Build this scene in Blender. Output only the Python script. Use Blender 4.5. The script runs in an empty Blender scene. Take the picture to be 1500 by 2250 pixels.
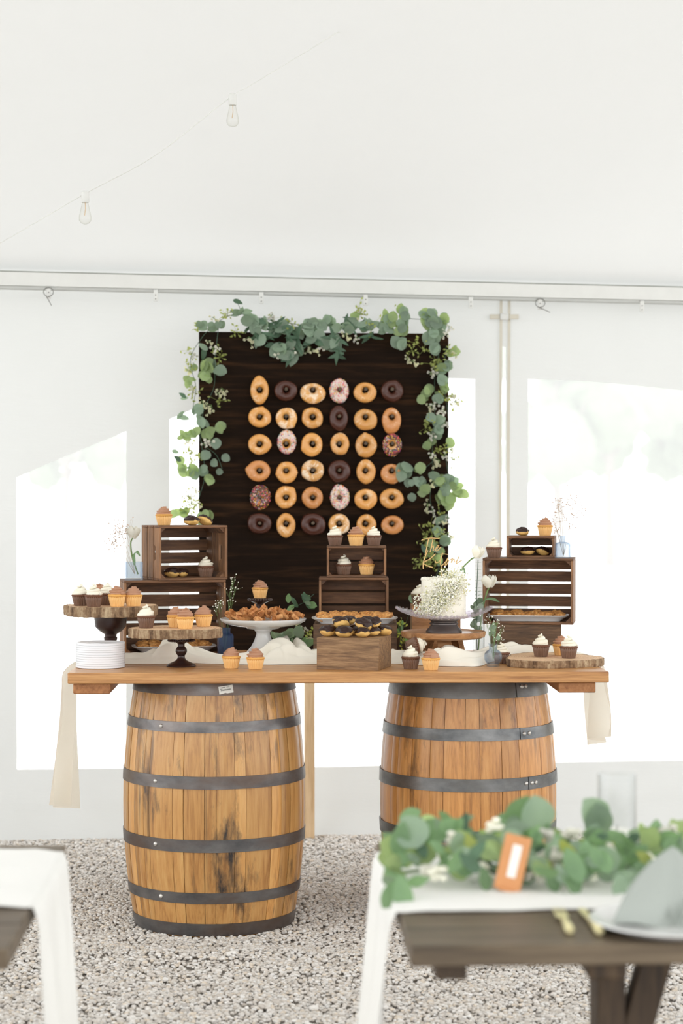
import bpy, bmesh, math, random
import numpy as np
from mathutils import Vector, Matrix, Euler, noise as mnoise

random.seed(7)
R = math.radians
SC = bpy.context.scene
COL = SC.collection

# ------------------------------------------------------------------ camera, sky, exposure
F = 4375.0            # focal length in pixels of the 1500 x 2250 frame
CH = 1.534            # camera height
HZ = 1090.0           # pixel row of the horizon
cam = bpy.data.cameras.new('camera'); camo = bpy.data.objects.new('camera', cam); COL.objects.link(camo)
camo.location = (0, 0, CH); camo.rotation_euler = (math.pi / 2, 0, 0)
cam.sensor_fit = 'VERTICAL'; cam.sensor_height = 36.0; cam.lens = 70.0
cam.shift_y = (HZ - 1125.0) / 2250.0
cam.clip_start = 0.05; cam.clip_end = 300
cam.dof.use_dof = True; cam.dof.focus_distance = 7.1; cam.dof.aperture_fstop = 2.8
SC.camera = camo

world = bpy.data.worlds.new('overcast_sky'); SC.world = world; world.use_nodes = True
bg = world.node_tree.nodes['Background']; bg.inputs[0].default_value = (0.98, 0.99, 1.0, 1); bg.inputs[1].default_value = 1.0
SC.view_settings.view_transform = 'Standard'; SC.view_settings.look = 'None'
SC.view_settings.gamma = 1.0; SC.view_settings.use_curve_mapping = False
SC.view_settings.exposure = 1.45

def W(px, py, D):     # a point of the place: picture ray at distance D
    return Vector(((px - 750) * D / F, D, CH - (py - HZ) * D / F))
def Dz(py, z):        # distance at which height z shows on row py
    return (CH - z) * F / (py - HZ)
def X(px, D): return (px - 750) * D / F
def Z(py, D): return CH - (py - HZ) * D / F

# ------------------------------------------------------------------ mesh helpers
class MB:
    def __init__(s): s.v = []; s.f = []; s.m = []; s.mi = 0
    def add(s, vs, fs):
        o = len(s.v); s.v += [tuple(v) for v in vs]
        for f in fs: s.f.append(tuple(i + o for i in f)); s.m.append(s.mi)
        return o
    def box(s, size, c=(0, 0, 0), bev=0.0015, M=None):
        hx, hy, hz = (a / 2 for a in size); b = min(bev, hx * .45, hy * .45, hz * .45)
        vs = []; idx = {}
        for sx in (-1, 1):
            for sy in (-1, 1):
                for sz in (-1, 1):
                    idx[sx, sy, sz] = len(vs)
                    vs += [(sx * hx, sy * (hy - b), sz * (hz - b)), (sx * (hx - b), sy * hy, sz * (hz - b)), (sx * (hx - b), sy * (hy - b), sz * hz)]
        fs = []; I = lambda a, b_, c_, k: idx[a, b_, c_] + k
        for q in (-1, 1):
            fs.append((I(q,-1,-1,0), I(q,1,-1,0), I(q,1,1,0), I(q,-1,1,0)))
            fs.append((I(-1,q,-1,1), I(1,q,-1,1), I(1,q,1,1), I(-1,q,1,1)))
            fs.append((I(-1,-1,q,2), I(1,-1,q,2), I(1,1,q,2), I(-1,1,q,2)))
        for a in (-1, 1):
            for b2 in (-1, 1):
                fs.append((I(a,b2,-1,0), I(a,b2,-1,1), I(a,b2,1,1), I(a,b2,1,0)))
                fs.append((I(a,-1,b2,0), I(a,-1,b2,2), I(a,1,b2,2), I(a,1,b2,0)))
                fs.append((I(-1,a,b2,1), I(-1,a,b2,2), I(1,a,b2,2), I(1,a,b2,1)))
                for c2 in (-1, 1): fs.append((I(a,b2,c2,0), I(a,b2,c2,1), I(a,b2,c2,2)))
        c = Vector(c)
        vs = [((M @ Vector(v)) if M else Vector(v)) + c for v in vs]
        s.add(vs, fs); return s
    def lathe(s, prof, n=32, c=(0, 0, 0), fr=None, a0=0, a1=None, cap=True, M=None):
        """prof: [(r,z)]; fr(theta, k, r, z) -> (r, z)"""
        full = a1 is None; cols = n if full else n + 1; a1 = a0 + 2 * math.pi if full else a1
        vs = []
        for k, (r, z) in enumerate(prof):
            for i in range(cols):
                t = a0 + (a1 - a0) * i / n
                rr, zz = fr(t, k, r, z) if fr else (r, z)
                v = Vector((rr * math.cos(t), rr * math.sin(t), zz))
                if M: v = M @ v
                vs.append((v.x + c[0], v.y + c[1], v.z + c[2]))
        fs = []
        for k in range(len(prof) - 1):
            for i in range(n):
                j = (i + 1) % cols
                fs.append((k * cols + i, k * cols + j, (k + 1) * cols + j, (k + 1) * cols + i))
        if cap and full:
            if prof[0][0] > 1e-6: fs.append(tuple(range(cols))[::-1])
            if prof[-1][0] > 1e-6: fs.append(tuple((len(prof) - 1) * cols + i for i in range(cols)))
        s.add(vs, fs); return s
    def tube(s, pts, r, n=6, cap=True):
        pts = [Vector(p) for p in pts]; L = len(pts)
        rs = r if isinstance(r, (list, tuple)) else [r] * L
        vs = []; prev = None
        for k, p in enumerate(pts):
            t = (pts[min(k + 1, L - 1)] - pts[max(k - 1, 0)])
            if t.length < 1e-9: t = Vector((0, 0, 1))
            t.normalize()
            if prev is None:
                a = Vector((0, 0, 1)) if abs(t.z) < .9 else Vector((1, 0, 0))
                u = t.cross(a).normalized()
            else:
                u = prev - t * prev.dot(t); u = u.normalized() if u.length > 1e-6 else t.orthogonal().normalized()
            prev = u; w = t.cross(u)
            for i in range(n):
                a = 2 * math.pi * i / n
                vs.append(p + (u * math.cos(a) + w * math.sin(a)) * rs[k])
        fs = []
        for k in range(L - 1):
            for i in range(n):
                j = (i + 1) % n
                fs.append((k * n + i, k * n + j, (k + 1) * n + j, (k + 1) * n + i))
        if cap: fs += [tuple(range(n))[::-1], tuple((L - 1) * n + i for i in range(n))]
        s.add(vs, fs); return s
    def grid(s, fn, nu, nv, wrapu=False):
        vs = []; cu = nu if wrapu else nu + 1
        for i in range(cu):
            for j in range(nv + 1): vs.append(fn(i / nu, j / nv))
        fs = []
        for i in range(nu):
            i2 = (i + 1) % cu
            for j in range(nv):
                fs.append((i * (nv + 1) + j, i2 * (nv + 1) + j, i2 * (nv + 1) + j + 1, i * (nv + 1) + j + 1))
        s.add(vs, fs); return s
    def ico(s, c, r, sub=0, fn=None, sc=(1, 1, 1)):
        vs, fs = ICO[sub]
        out = []
        for v in vs:
            p = Vector(v); k = fn(p) if fn else 1.0
            out.append((c[0] + p.x * r * k * sc[0], c[1] + p.y * r * k * sc[1], c[2] + p.z * r * k * sc[2]))
        s.add(out, fs); return s
    def prism(s, poly, h0, h1, axis='z'):
        n = len(poly)
        def mk(p, h): return (p[0], p[1], h) if axis == 'z' else ((p[0], h, p[1]) if axis == 'y' else (h, p[0], p[1]))
        vs = [mk(p, h0) for p in poly] + [mk(p, h1) for p in poly]
        fs = [tuple(range(n))[::-1], tuple(range(n, 2 * n))] + [(i, (i + 1) % n, n + (i + 1) % n, n + i) for i in range(n)]
        s.add(vs, fs); return s
    def build(s, name, mat, parent=None, loc=None, rot=None, sharp=40, normals=True):
        me = mesh_from(name, s.v, s.f, mat, s.m, sharp, normals)
        return link(name, me, parent, loc, rot)

def mesh_from(name, v, f, mat, mi=None, sharp=40, normals=True):
    me = bpy.data.meshes.new(name); me.from_pydata(v, [], f)
    for m in (mat if isinstance(mat, (list, tuple)) else [mat]): me.materials.append(m)
    if normals:
        b = bmesh.new(); b.from_mesh(me); bmesh.ops.recalc_face_normals(b, faces=b.faces); b.to_mesh(me); b.free()
    if mi and any(mi): me.polygons.foreach_set('material_index', mi)
    me.polygons.foreach_set('use_smooth', [True] * len(me.polygons))
    if sharp: me.set_sharp_from_angle(angle=R(sharp))
    me.update(); return me
def link(name, data, parent=None, loc=None, rot=None):
    o = bpy.data.objects.new(name, data); COL.objects.link(o)
    if parent: o.parent = parent
    if loc is not None: o.location = loc
    if rot is not None: o.rotation_euler = rot
    return o
def tag(o, label, cat, group=None, kind=None):
    if label: o['label'] = label
    if cat: o['category'] = cat
    if group: o['group'] = group
    if kind: o['kind'] = kind
    return o
def thing(name, label, cat, loc=(0, 0, 0), rz=0.0, group=None):
    o = bpy.data.objects.new(name, None); COL.objects.link(o); o.empty_display_size = .05
    o.location = loc; o.rotation_euler = (0, 0, rz) if not isinstance(rz, (tuple, list, Euler)) else rz
    return tag(o, label, cat, group)
def struct(o, label=None):
    o['kind'] = 'structure'
    if label: o['label'] = label
    return o
def copy_tree(root):
    r = root.copy(); COL.objects.link(r)
    for ch in list(root.children):
        c = ch.copy(); COL.objects.link(c); c.parent = r
        for g in list(ch.children):
            d = g.copy(); COL.objects.link(d); d.parent = c
    return r
ICO = {}
for _s in (0, 1, 2, 3):
    _b = bmesh.new(); bmesh.ops.create_icosphere(_b, subdivisions=_s + 1, radius=1.0)
    ICO[_s] = ([tuple(v.co) for v in _b.verts], [tuple(v.index for v in f.verts) for f in _b.faces]); _b.free()
def smooth_path(pts, n=8):
    """Catmull-Rom through pts"""
    P = [Vector(p) for p in pts]; out = []
    for i in range(len(P) - 1):
        p0 = P[max(i - 1, 0)]; p1 = P[i]; p2 = P[i + 1]; p3 = P[min(i + 2, len(P) - 1)]
        for k in range(n):
            t = k / n
            out.append(0.5 * ((2 * p1) + (p2 - p0) * t + (2 * p0 - 5 * p1 + 4 * p2 - p3) * t * t + (3 * p1 - p0 - 3 * p2 + p3) * t ** 3))
    out.append(P[-1]); return out
def lerp(a, b, t): return a + (b - a) * t
def interp(tab, x):
    if x <= tab[0][0]: return tab[0][1]
    for (a, va), (b, vb) in zip(tab, tab[1:]):
        if x <= b: return va + (vb - va) * (x - a) / (b - a)
    return tab[-1][1]
def nz(x, y=0.0, z=0.0): return mnoise.noise(Vector((x, y, z)))

# ------------------------------------------------------------------ materials
def S(r, g, b):
    f = lambda c: (c / 12.92 if c <= .04045 else ((c + .055) / 1.055) ** 2.4)
    return (f(r / 255), f(g / 255), f(b / 255), 1.0)
class NT:
    def __init__(s, name):
        s.mat = bpy.data.materials.new(name); s.mat.use_nodes = True
        s.t = s.mat.node_tree; s.b = s.t.nodes['Principled BSDF']; s.out = s.t.nodes['Material Output']
    def n(s, typ, **kw):
        nd = s.t.nodes.new(typ)
        for k, v in kw.items(): setattr(nd, k, v)
        return nd
    def l(s, a, b): s.t.links.new(a, b)
    def coord(s, scale=(1, 1, 1), rnd=0.0, kind='Object'):
        tc = s.n('ShaderNodeTexCoord'); mp = s.n('ShaderNodeMapping'); mp.inputs['Scale'].default_value = scale
        src = tc.outputs[kind]
        if rnd:
            oi = s.n('ShaderNodeObjectInfo'); mu = s.n('ShaderNodeMath', operation='MULTIPLY'); mu.inputs[1].default_value = rnd
            s.l(oi.outputs['Random'], mu.inputs[0]); ad = s.n('ShaderNodeVectorMath', operation='ADD')
            s.l(src, ad.inputs[0]); s.l(mu.outputs[0], ad.inputs[1]); src = ad.outputs[0]
        s.l(src, mp.inputs['Vector']); return mp.outputs[0]
    def noise(s, vec, scale=5, detail=4, rough=.55, dist=0.0):
        nd = s.n('ShaderNodeTexNoise'); nd.inputs['Scale'].default_value = scale; nd.inputs['Detail'].default_value = detail
        nd.inputs['Roughness'].default_value = rough; nd.inputs['Distortion'].default_value = dist
        if vec is not None: s.l(vec, nd.inputs['Vector'])
        return nd.outputs['Fac']
    def ramp(s, fac, stops, interp='LINEAR'):
        nd = s.n('ShaderNodeValToRGB'); cr = nd.color_ramp; cr.interpolation = interp
        while len(cr.elements) < len(stops): cr.elements.new(0.5)
        for e, (p, c) in zip(cr.elements, stops): e.position = p; e.color = c if len(c) == 4 else (*c, 1)
        s.l(fac, nd.inputs[0]); return nd.outputs[0]
    def mix(s, fac, a, b, typ='MIX'):
        nd = s.n('ShaderNodeMix', data_type='RGBA', blend_type=typ)
        for val, i in ((fac, 0), (a, 6), (b, 7)):
            if isinstance(val, (int, float)): nd.inputs[i].default_value = val
            elif isinstance(val, tuple): nd.inputs[i].default_value = val
            else: s.l(val, nd.inputs[i])
        return nd.outputs[2]
    def math(s, op, a, b=0.0):
        nd = s.n('ShaderNodeMath', operation=op)
        for val, i in ((a, 0), (b, 1)):
            if isinstance(val, (int, float)): nd.inputs[i].default_value = val
            else: s.l(val, nd.inputs[i])
        return nd.outputs[0]
    def vary(s, col, lo=.85, hi=1.12):
        oi = s.n('ShaderNodeObjectInfo'); mr = s.n('ShaderNodeMapRange'); mr.inputs[3].default_value = lo; mr.inputs[4].default_value = hi
        s.l(oi.outputs['Random'], mr.inputs[0]); cc = s.n('ShaderNodeCombineColor')
        for i in range(3): s.l(mr.outputs[0], cc.inputs[i])
        return s.mix(1.0, col, cc.outputs[0], 'MULTIPLY')
    def set(s, col=None, rough=None, metal=None, spec=None, bump=None, bd=.002, bs=.5, coat=None, trans=None, sss=None, sheen=None):
        b = s.b.inputs
        if col is not None:
            if isinstance(col, tuple): b['Base Color'].default_value = col
            else: s.l(col, b['Base Color'])
        if rough is not None:
            if isinstance(rough, (int, float)): b['Roughness'].default_value = rough
            else: s.l(rough, b['Roughness'])
        if metal is not None: b['Metallic'].default_value = metal
        if spec is not None: b['Specular IOR Level'].default_value = spec
        if coat is not None: b['Coat Weight'].default_value = coat; b['Coat Roughness'].default_value = .12
        if sheen is not None: b['Sheen Weight'].default_value = sheen
        if bump is not None:
            nd = s.n('ShaderNodeBump'); nd.inputs['Strength'].default_value = bs; nd.inputs['Distance'].default_value = bd
            s.l(bump, nd.inputs['Height']); s.l(nd.outputs[0], b['Normal'])
        return s.mat
    def translucent(s, col, fac):
        """mix the principled surface with light passing through a thin sheet"""
        tr = s.n('ShaderNodeBsdfTranslucent'); mx = s.n('ShaderNodeMixShader'); mx.inputs[0].default_value = fac
        if isinstance(col, tuple): tr.inputs[0].default_value = col
        else: s.l(col, tr.inputs[0])
        s.l(s.b.outputs[0], mx.inputs[1]); s.l(tr.outputs[0], mx.inputs[2]); s.l(mx.outputs[0], s.out.inputs[0]); return s.mat

def plain(name, col, rough=.5, metal=0.0, spec=None, coat=None, bump=None, var=None):
    t = NT(name); c = col
    nv = t.noise(t.coord((1, 1, 1), 3.0), bump[0] if bump else 14, 4)
    k = .06 if var is None else var
    c = t.mix(t.math('MULTIPLY', nv, 1.0), tuple(min(1, x * (1 - k)) for x in col[:3]) + (1,), tuple(min(1, x * (1 + k)) for x in col[:3]) + (1,))
    return t.set(c, rough, metal, spec, nv if bump else None, bump[1] if bump else .001, .6, coat)
def wood(name, dark, mid, light, scale, rough=.55, fine=1.0, vary=(.85, 1.12), stain=None, bump=.0006, coat=None, spec=None):
    """grain stretched along the axis whose scale entry is small"""
    t = NT(name); v = t.coord(scale, 7.3)
    a = t.noise(v, 1.0, 6, .6, .8); b = t.noise(v, 4.0 * fine, 5, .65, .3)
    m = t.math('ADD', t.math('MULTIPLY', a, .6), t.math('MULTIPLY', b, .4))
    c = t.ramp(m, [(.34, dark), (.5, mid), (.66, light)])
    if stain:
        q = t.noise(t.coord(stain[1], 0), stain[2], 6, .68)
        c = t.mix(t.ramp(q, [(stain[3], (0, 0, 0, 1)), (stain[4], (1, 1, 1, 1))]), c, stain[0])
    if stain and len(stain) > 5:   # thin dark streaks running along the grain
        q = t.noise(t.coord((34, 34, .9), 0), 1.0, 3, .6)
        c = t.mix(t.math('MULTIPLY', t.ramp(q, [(.60, (0, 0, 0, 1)), (.70, (1, 1, 1, 1))]), stain[5]), c, stain[0])
    c = t.vary(c, *vary)
    return t.set(c, rough, bump=m, bd=bump, bs=.7, coat=coat, spec=spec)

M = {}
# tent
def tent(name, col, fac, bumpd=.004):
    t = NT(name); v = t.coord((1, 1, 1)); n1 = t.noise(v, 1.3, 4, .6)
    n2 = t.noise(t.coord((.9, .9, 3.5)), 2.2, 5, .6)
    c = t.mix(n1, tuple(x * .96 for x in col[:3]) + (1,), col)
    t.set(c, .65, spec=.25, bump=n2, bd=bumpd, bs=.5)
    return t.translucent(c, fac)
M['tent_wall'] = tent('tent_wall_vinyl', (.70, .71, .695, 1), .195, .012)
M['tent_roof'] = tent('tent_roof_vinyl', (.72, .725, .71, 1), .235, .010)
def clear_vinyl():
    t = NT('clear_vinyl'); tr = t.n('ShaderNodeBsdfTransparent'); tr.inputs[0].default_value = (.97, .98, .98, 1)
    tl = t.n('ShaderNodeBsdfTranslucent'); tl.inputs[0].default_value = (.98, .98, .98, 1)
    gl = t.n('ShaderNodeBsdfGlossy'); gl.inputs['Roughness'].default_value = .2
    v = t.coord((1.2, 1, .8)); n1 = t.noise(v, 1.6, 5, .6)
    f = t.n('ShaderNodeMapRange'); f.inputs[3].default_value = .32; f.inputs[4].default_value = .46; t.l(n1, f.inputs[0])
    m1 = t.n('ShaderNodeMixShader'); t.l(f.outputs[0], m1.inputs[0]); t.l(tr.outputs[0], m1.inputs[1]); t.l(tl.outputs[0], m1.inputs[2])
    m2 = t.n('ShaderNodeMixShader'); m2.inputs[0].default_value = .03; t.l(m1.outputs[0], m2.inputs[1]); t.l(gl.outputs[0], m2.inputs[2])
    t.l(m2.outputs[0], t.out.inputs[0]); return t.mat
M['vinyl'] = clear_vinyl()
M['white_metal'] = plain('white_painted_metal', (.74, .745, .72, 1), .4)
M['grey_metal'] = plain('grey_metal_lip', (.55, .56, .54, 1), .45)
M['strap'] = plain('webbing_strap', S(215, 210, 196), .8)
M['hook'] = plain('dark_hook_wire', S(90, 88, 82), .5)
# ground
def gravel_mat(name, pebble):
    t = NT(name)
    if pebble:
        at = t.n('ShaderNodeVertexColor'); at.layer_name = 'tone'
        n1 = t.noise(t.coord(), 220, 3)
        c = t.mix(t.math('MULTIPLY', n1, .35), at.outputs[0], S(160, 152, 142))
        return t.set(c, .75, spec=.3)
    n1 = t.noise(t.coord(), 70, 6, .7)
    return t.set(t.ramp(n1, [(.3, S(140, 133, 124)), (.55, S(186, 179, 170)), (.75, S(210, 204, 196))]), .9, bump=n1, bd=.01, bs=.8)
M['gravel_base'] = gravel_mat('gravel_bed', False); M['pebble'] = gravel_mat('pebbles', True)
M['yard'] = plain('pale_yard', (.62, .61, .58, 1), .9, bump=(3, .02), var=.12)
M['tree_bark'] = plain('tree_bark', S(120, 112, 104), .9); M['tree_leaf'] = plain('tree_foliage', S(104, 120, 92), .8, var=.2)
# woods
M['table_oak'] = wood('table_oak', S(142, 92, 50), S(186, 134, 80), S(210, 162, 106), (1.8, 44, 44), .42, 1.2, (.93, 1.06), coat=.12)
M['cleat'] = wood('cleat_pine', S(122, 76, 42), S(162, 108, 64), S(182, 128, 80), (26, 2, 26), .6, 1.0, (.95, 1.05))
M['crate'] = wood('crate_stain_shaded', S(66, 42, 25), S(108, 73, 46), S(144, 102, 67), (3.5, 38, 38), .6, 1.0, (.82, 1.15))  # back, top and bottom boards: same stain, darkened to suggest shade inside the crates
M['crate_v'] = wood('crate_stained_upright', S(84, 55, 34), S(132, 94, 62), S(168, 124, 86), (38, 38, 3.5), .6, 1.0, (.82, 1.15))
M['walnut'] = wood('walnut_box', S(84, 58, 36), S(136, 102, 68), S(176, 140, 100), (7, 70, 95), .55, .8, (.9, 1.08))
M['walnut_dark'] = wood('dark_box', S(60, 41, 26), S(98, 70, 45), S(128, 96, 65), (7, 70, 95), .55, .8, (.9, 1.08))
M['acacia'] = wood('acacia_round', S(124, 80, 47), S(170, 121, 77), S(198, 152, 106), (5, 30, 30), .4, 1.0, (.97, 1.03), coat=.15)
M['board_dark'] = wood('board_dark_stain', S(20, 13, 9), S(30, 20, 13), S(58, 39, 24), (1.1, 20, 16), .8, 1.0, (.98, 1.02), spec=.08)
M['peg'] = wood('peg_dark', S(48, 38, 28), S(82, 68, 52), S(104, 88, 68), (40, 40, 40), .6)
M['pine_post'] = wood('pine_post', S(196, 160, 118), S(220, 190, 150), S(232, 206, 170), (30, 30, 2), .6)
M['farm_wood'] = wood('farm_table_wood', S(66, 54, 40), S(98, 83, 64), S(124, 108, 86), (1.5, 20, 20), .5)
M['farm_leg'] = wood('farm_leg_wood', S(44, 33, 22), S(72, 55, 38), S(104, 84, 60), (20, 20, 2), .6)
STN = S(44, 40, 40)
M['stave_l'] = wood('oak_stave_golden', S(158, 106, 54), S(198, 146, 84), S(212, 166, 104), (30, 30, 1.8), .36, 1.0, (.72, 1.14), (STN, (9, 9, 2.6), 1.0, .55, .70, .55), .0006, .25)
M['stave_r'] = wood('oak_stave_amber', S(150, 98, 50), S(196, 138, 76), S(212, 158, 96), (30, 30, 1.8), .38, 1.0, (.80, 1.12), (STN, (8, 8, 2.4), 1.0, .60, .76, .4), .0006, .22)
def hoop_mat(name, a, b, rust):
    t = NT(name); n1 = t.noise(t.coord((5, 5, 9)), 1.6, 6, .6); n2 = t.noise(t.coord((2.2, 2.2, 5)), 1.2, 4, .6)
    c = t.mix(t.ramp(n2, [(.45, (0, 0, 0, 1)), (.7, (1, 1, 1, 1))]), t.ramp(n1, [(.3, a), (.7, b)]), rust)
    return t.set(c, t.ramp(n1, [(.3, (.5,) * 3), (.7, (.32,) * 3)]), .75, bump=n1, bd=.0006, bs=.4)
M['hoop_l'] = hoop_mat('hoop_steel_brown', S(88, 87, 88), S(132, 130, 129), S(100, 82, 71))
M['hoop_r'] = hoop_mat('hoop_steel_grey', S(86, 88, 90), S(134, 134, 133), S(104, 100, 94))
M['rivet'] = plain('rivet_zinc', S(206, 202, 196), .35, .6)
M['sticker'] = plain('sticker_paper', S(226, 224, 216), .6); M['ink'] = plain('grey_ink', S(96, 98, 96), .7)
# bark slices
def slice_top():
    t = NT('slice_end_grain'); tc = t.n('ShaderNodeTexCoord'); ln = t.n('ShaderNodeVectorMath', operation='LENGTH')
    sp = t.n('ShaderNodeMapping'); sp.inputs['Scale'].default_value = (1, 1, 0); t.l(tc.outputs['Object'], sp.inputs[0])
    n0 = t.noise(t.coord((1, 1, 1)), 14, 4, .6)
    t.l(sp.outputs[0], ln.inputs[0])
    d = t.math('ADD', ln.outputs['Value'], t.math('MULTIPLY', n0, .05))
    w = t.math('SINE', t.math('MULTIPLY', d, 620.0)); n1 = t.noise(t.coord((1, 1, 1)), 60, 4)
    c = t.ramp(t.math('ADD', t.math('MULTIPLY', w, .18), n1), [(.2, S(176, 126, 92)), (.5, S(208, 166, 126)), (.8, S(226, 192, 152))])
    core = t.ramp(d, [(.03, S(196, 140, 116)), (.12, S(228, 196, 160))])
    return t.set(t.mix(.4, c, core), .75)
M['slice_top'] = slice_top()
def bark():
    t = NT('bark'); a = t.noise(t.coord((26, 26, 4), 3), 2.0, 6, .65); b = t.noise(t.coord((1, 1, 1)), 90, 4)
    return t.set(t.ramp(t.math('ADD', t.math('MULTIPLY', a, .75), t.math('MULTIPLY', b, .25)), [(.36, S(84, 62, 44)), (.5, S(140, 112, 84)), (.64, S(186, 164, 132))]), .9, bump=a, bd=.004, bs=.9)
M['bark'] = bark()
M['bronze'] = plain('dark_bronze', S(52, 32, 28), .33, .25, coat=.3); M['pewter'] = plain('pewter', S(112, 106, 104), .33, .7)
M['ceramic'] = plain('white_ceramic', (.80, .80, .79, 1), .18, coat=.3, var=.01); M['plate_white'] = plain('white_plate', (.82, .83, .86, 1), .25, var=.01)
# food
M['frost_choc'] = plain('chocolate_frosting', S(178, 131, 101), .5, bump=(120, .0006)); M['frost_van'] = plain('vanilla_frosting', S(240, 234, 216), .5, bump=(90, .0005), var=.02)
M['cake_van'] = plain('vanilla_cake', S(226, 168, 88), .75, bump=(160, .001), var=.12); M['cake_choc'] = plain('chocolate_cake', S(108, 70, 50), .8, bump=(160, .001), var=.15)
M['wrap_van'] = plain('pale_paper_cup', S(238, 192, 126), .55, var=.08); M['wrap_choc'] = plain('brown_paper_cup', S(122, 92, 74), .5, var=.14)
def glaze(name, a, b, white, lo, hi):
    t = NT(name); v = t.coord((1, 1, 1), 5.0); n1 = t.noise(v, 22, 5, .6); n2 = t.noise(v, 34, 6, .7, .6); n3 = t.noise(v, 300, 3)
    c = t.mix(n1, a, b); c = t.mix(t.ramp(n2, [(lo, (0, 0, 0, 1)), (hi, (.75, .75, .75, 1))]), c, white)
    return t.set(t.vary(c, .9, 1.08), .34, bump=t.math('ADD', n2, t.math('MULTIPLY', n3, .2)), bd=.0012, bs=.5, coat=.35)
M['donut'] = glaze('glazed_dough', S(206, 138, 66), S(226, 168, 92), S(246, 224, 190), .53, .72)
M['donut_heavy'] = glaze('glazed_dough_frosted', S(206, 140, 68), S(230, 176, 100), S(250, 236, 214), .48, .60)
M['donut_brown'] = glaze('glazed_dough_brown', S(188, 118, 60), S(214, 150, 88), S(240, 208, 174), .56, .70)
M['choc'] = plain('chocolate_icing', S(72, 38, 27), .32, spec=.4, coat=.15, bump=(60, .0012), var=.18)
M['choc_dark'] = plain('dark_chocolate', S(46, 25, 19), .3, spec=.28, coat=.05, bump=(50, .0016), var=.2)
M['icing_pale'] = plain('pale_icing', S(226, 206, 196), .45); M['icing_choc'] = plain('cocoa_icing', S(96, 58, 42), .45)
SPR = [plain('sprinkle_' + n, c, .4) for n, c in (('pink', S(240, 92, 132)), ('white', S(246, 240, 232)), ('yellow', S(246, 206, 80)), ('teal', S(74, 140, 140)), ('orange', S(240, 132, 60)), ('purple', S(128, 76, 120)))]
M['puff'] = plain('choux_dough', S(232, 186, 108), .6, bump=(70, .002), var=.18)
def pastry(name, a, b, c_):
    t = NT(name); v = t.coord((1, 1, 1), 4.0); n1 = t.noise(v, 60, 6, .7); 
    return t.set(t.ramp(n1, [(.34, a), (.52, b), (.68, c_)]), .55, bump=n1, bd=.004, bs=.8)
M['pastry'] = pastry('flaky_pastry', S(146, 90, 44), S(212, 150, 80), S(232, 184, 116))
M['caramel'] = pastry('cinnamon_crisp', S(160, 98, 50), S(208, 144, 84), S(228, 176, 118))
M['buttercream'] = plain('buttercream', S(240, 236, 222), .6, bump=(26, .004), var=.02)
M['gold'] = plain('gold_acrylic', S(212, 176, 116), .4, .3)
# cloth
def cloth(name, col, fac, sc=420):
    t = NT(name); n1 = t.noise(t.coord(), sc, 2); n2 = t.noise(t.coord(), 9, 4)
    c = t.mix(n2, tuple(x * .95 for x in col[:3]) + (1,), col)
    t.set(c, .85, spec=.15, bump=t.math('ADD', n2, t.math('MULTIPLY', n1, .1)), bd=.004, bs=.4, sheen=.15)
    return t.translucent(c, fac)
M['scarf'] = cloth('ivory_chiffon', S(252, 247, 234), .60); M['scarf_bunched'] = cloth('ivory_chiffon_layers', S(252, 246, 232), .12); M['runner'] = cloth('white_runner', S(252, 251, 247), .16)
M['napkin'] = cloth('sage_napkin', S(176, 182, 176), .15)
# glass
def glass(name, col, rough=.02, bump=0):
    t = NT(name); b = t.b.inputs; b['Transmission Weight'].default_value = 1.0; b['IOR'].default_value = 1.45
    b['Base Color'].default_value = col; b['Roughness'].default_value = rough
    if bump:
        n1 = t.noise(t.coord(), bump, 3); nd = t.n('ShaderNodeBump'); nd.inputs['Strength'].default_value = .6; nd.inputs['Distance'].default_value = .003
        t.l(n1, nd.inputs['Height']); t.l(nd.outputs[0], b['Normal'])
    return t.mat
def thin_glass(name, col, gloss=1.0, bump=0, haze=.0):
    t = NT(name); tr = t.n('ShaderNodeBsdfTransparent'); tr.inputs[0].default_value = col; gl = t.n('ShaderNodeBsdfGlossy'); gl.inputs['Roughness'].default_value = .04
    fr = t.n('ShaderNodeLayerWeight'); fr.inputs[0].default_value = .5; mx = t.n('ShaderNodeMixShader'); fac = t.math('MULTIPLY', t.math('ADD', t.math('POWER', fr.outputs['Facing'], 3.5), .05), .55 * gloss)
    t.l(t.mix(t.math('POWER', fr.outputs['Facing'], 2.0), col, tuple(c ** 7 for c in col[:3]) + (1,)), tr.inputs[0])
    t.l(fac, mx.inputs[0]); t.l(tr.outputs[0], mx.inputs[1]); t.l(gl.outputs[0], mx.inputs[2]); res = mx
    if bump:
        n1 = t.noise(t.coord(), bump, 3); nd = t.n('ShaderNodeBump'); nd.inputs['Strength'].default_value = 1.0; nd.inputs['Distance'].default_value = .006
        t.l(n1, nd.inputs['Height']); t.l(nd.outputs[0], gl.inputs['Normal']); t.l(nd.outputs[0], fr.inputs['Normal'])
    if haze:
        tl = t.n('ShaderNodeBsdfTranslucent'); tl.inputs[0].default_value = col; m2 = t.n('ShaderNodeMixShader'); m2.inputs[0].default_value = haze
        t.l(mx.outputs[0], m2.inputs[1]); t.l(tl.outputs[0], m2.inputs[2]); res = m2
    t.l(res.outputs[0], t.out.inputs[0]); return t.mat
M['glass'] = thin_glass('clear_glass', (.978, .982, .982, 1)); M['glass_blue'] = thin_glass('pale_blue_glass', (.925, .955, .985, 1), 1.1, 110, .05)
M['glass_deep'] = thin_glass('deep_blue_glass', (.62, .74, .91, 1), 1.2, 110, .16); M['glass_lilac'] = thin_glass('lilac_clear_glass', (.975, .965, .985, 1), 1.2, 80, .12)
M['glass_bulb'] = thin_glass('bulb_glass', (.98, .98, .97, 1)); M['filament'] = plain('filament', S(214, 190, 160), .5)
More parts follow.
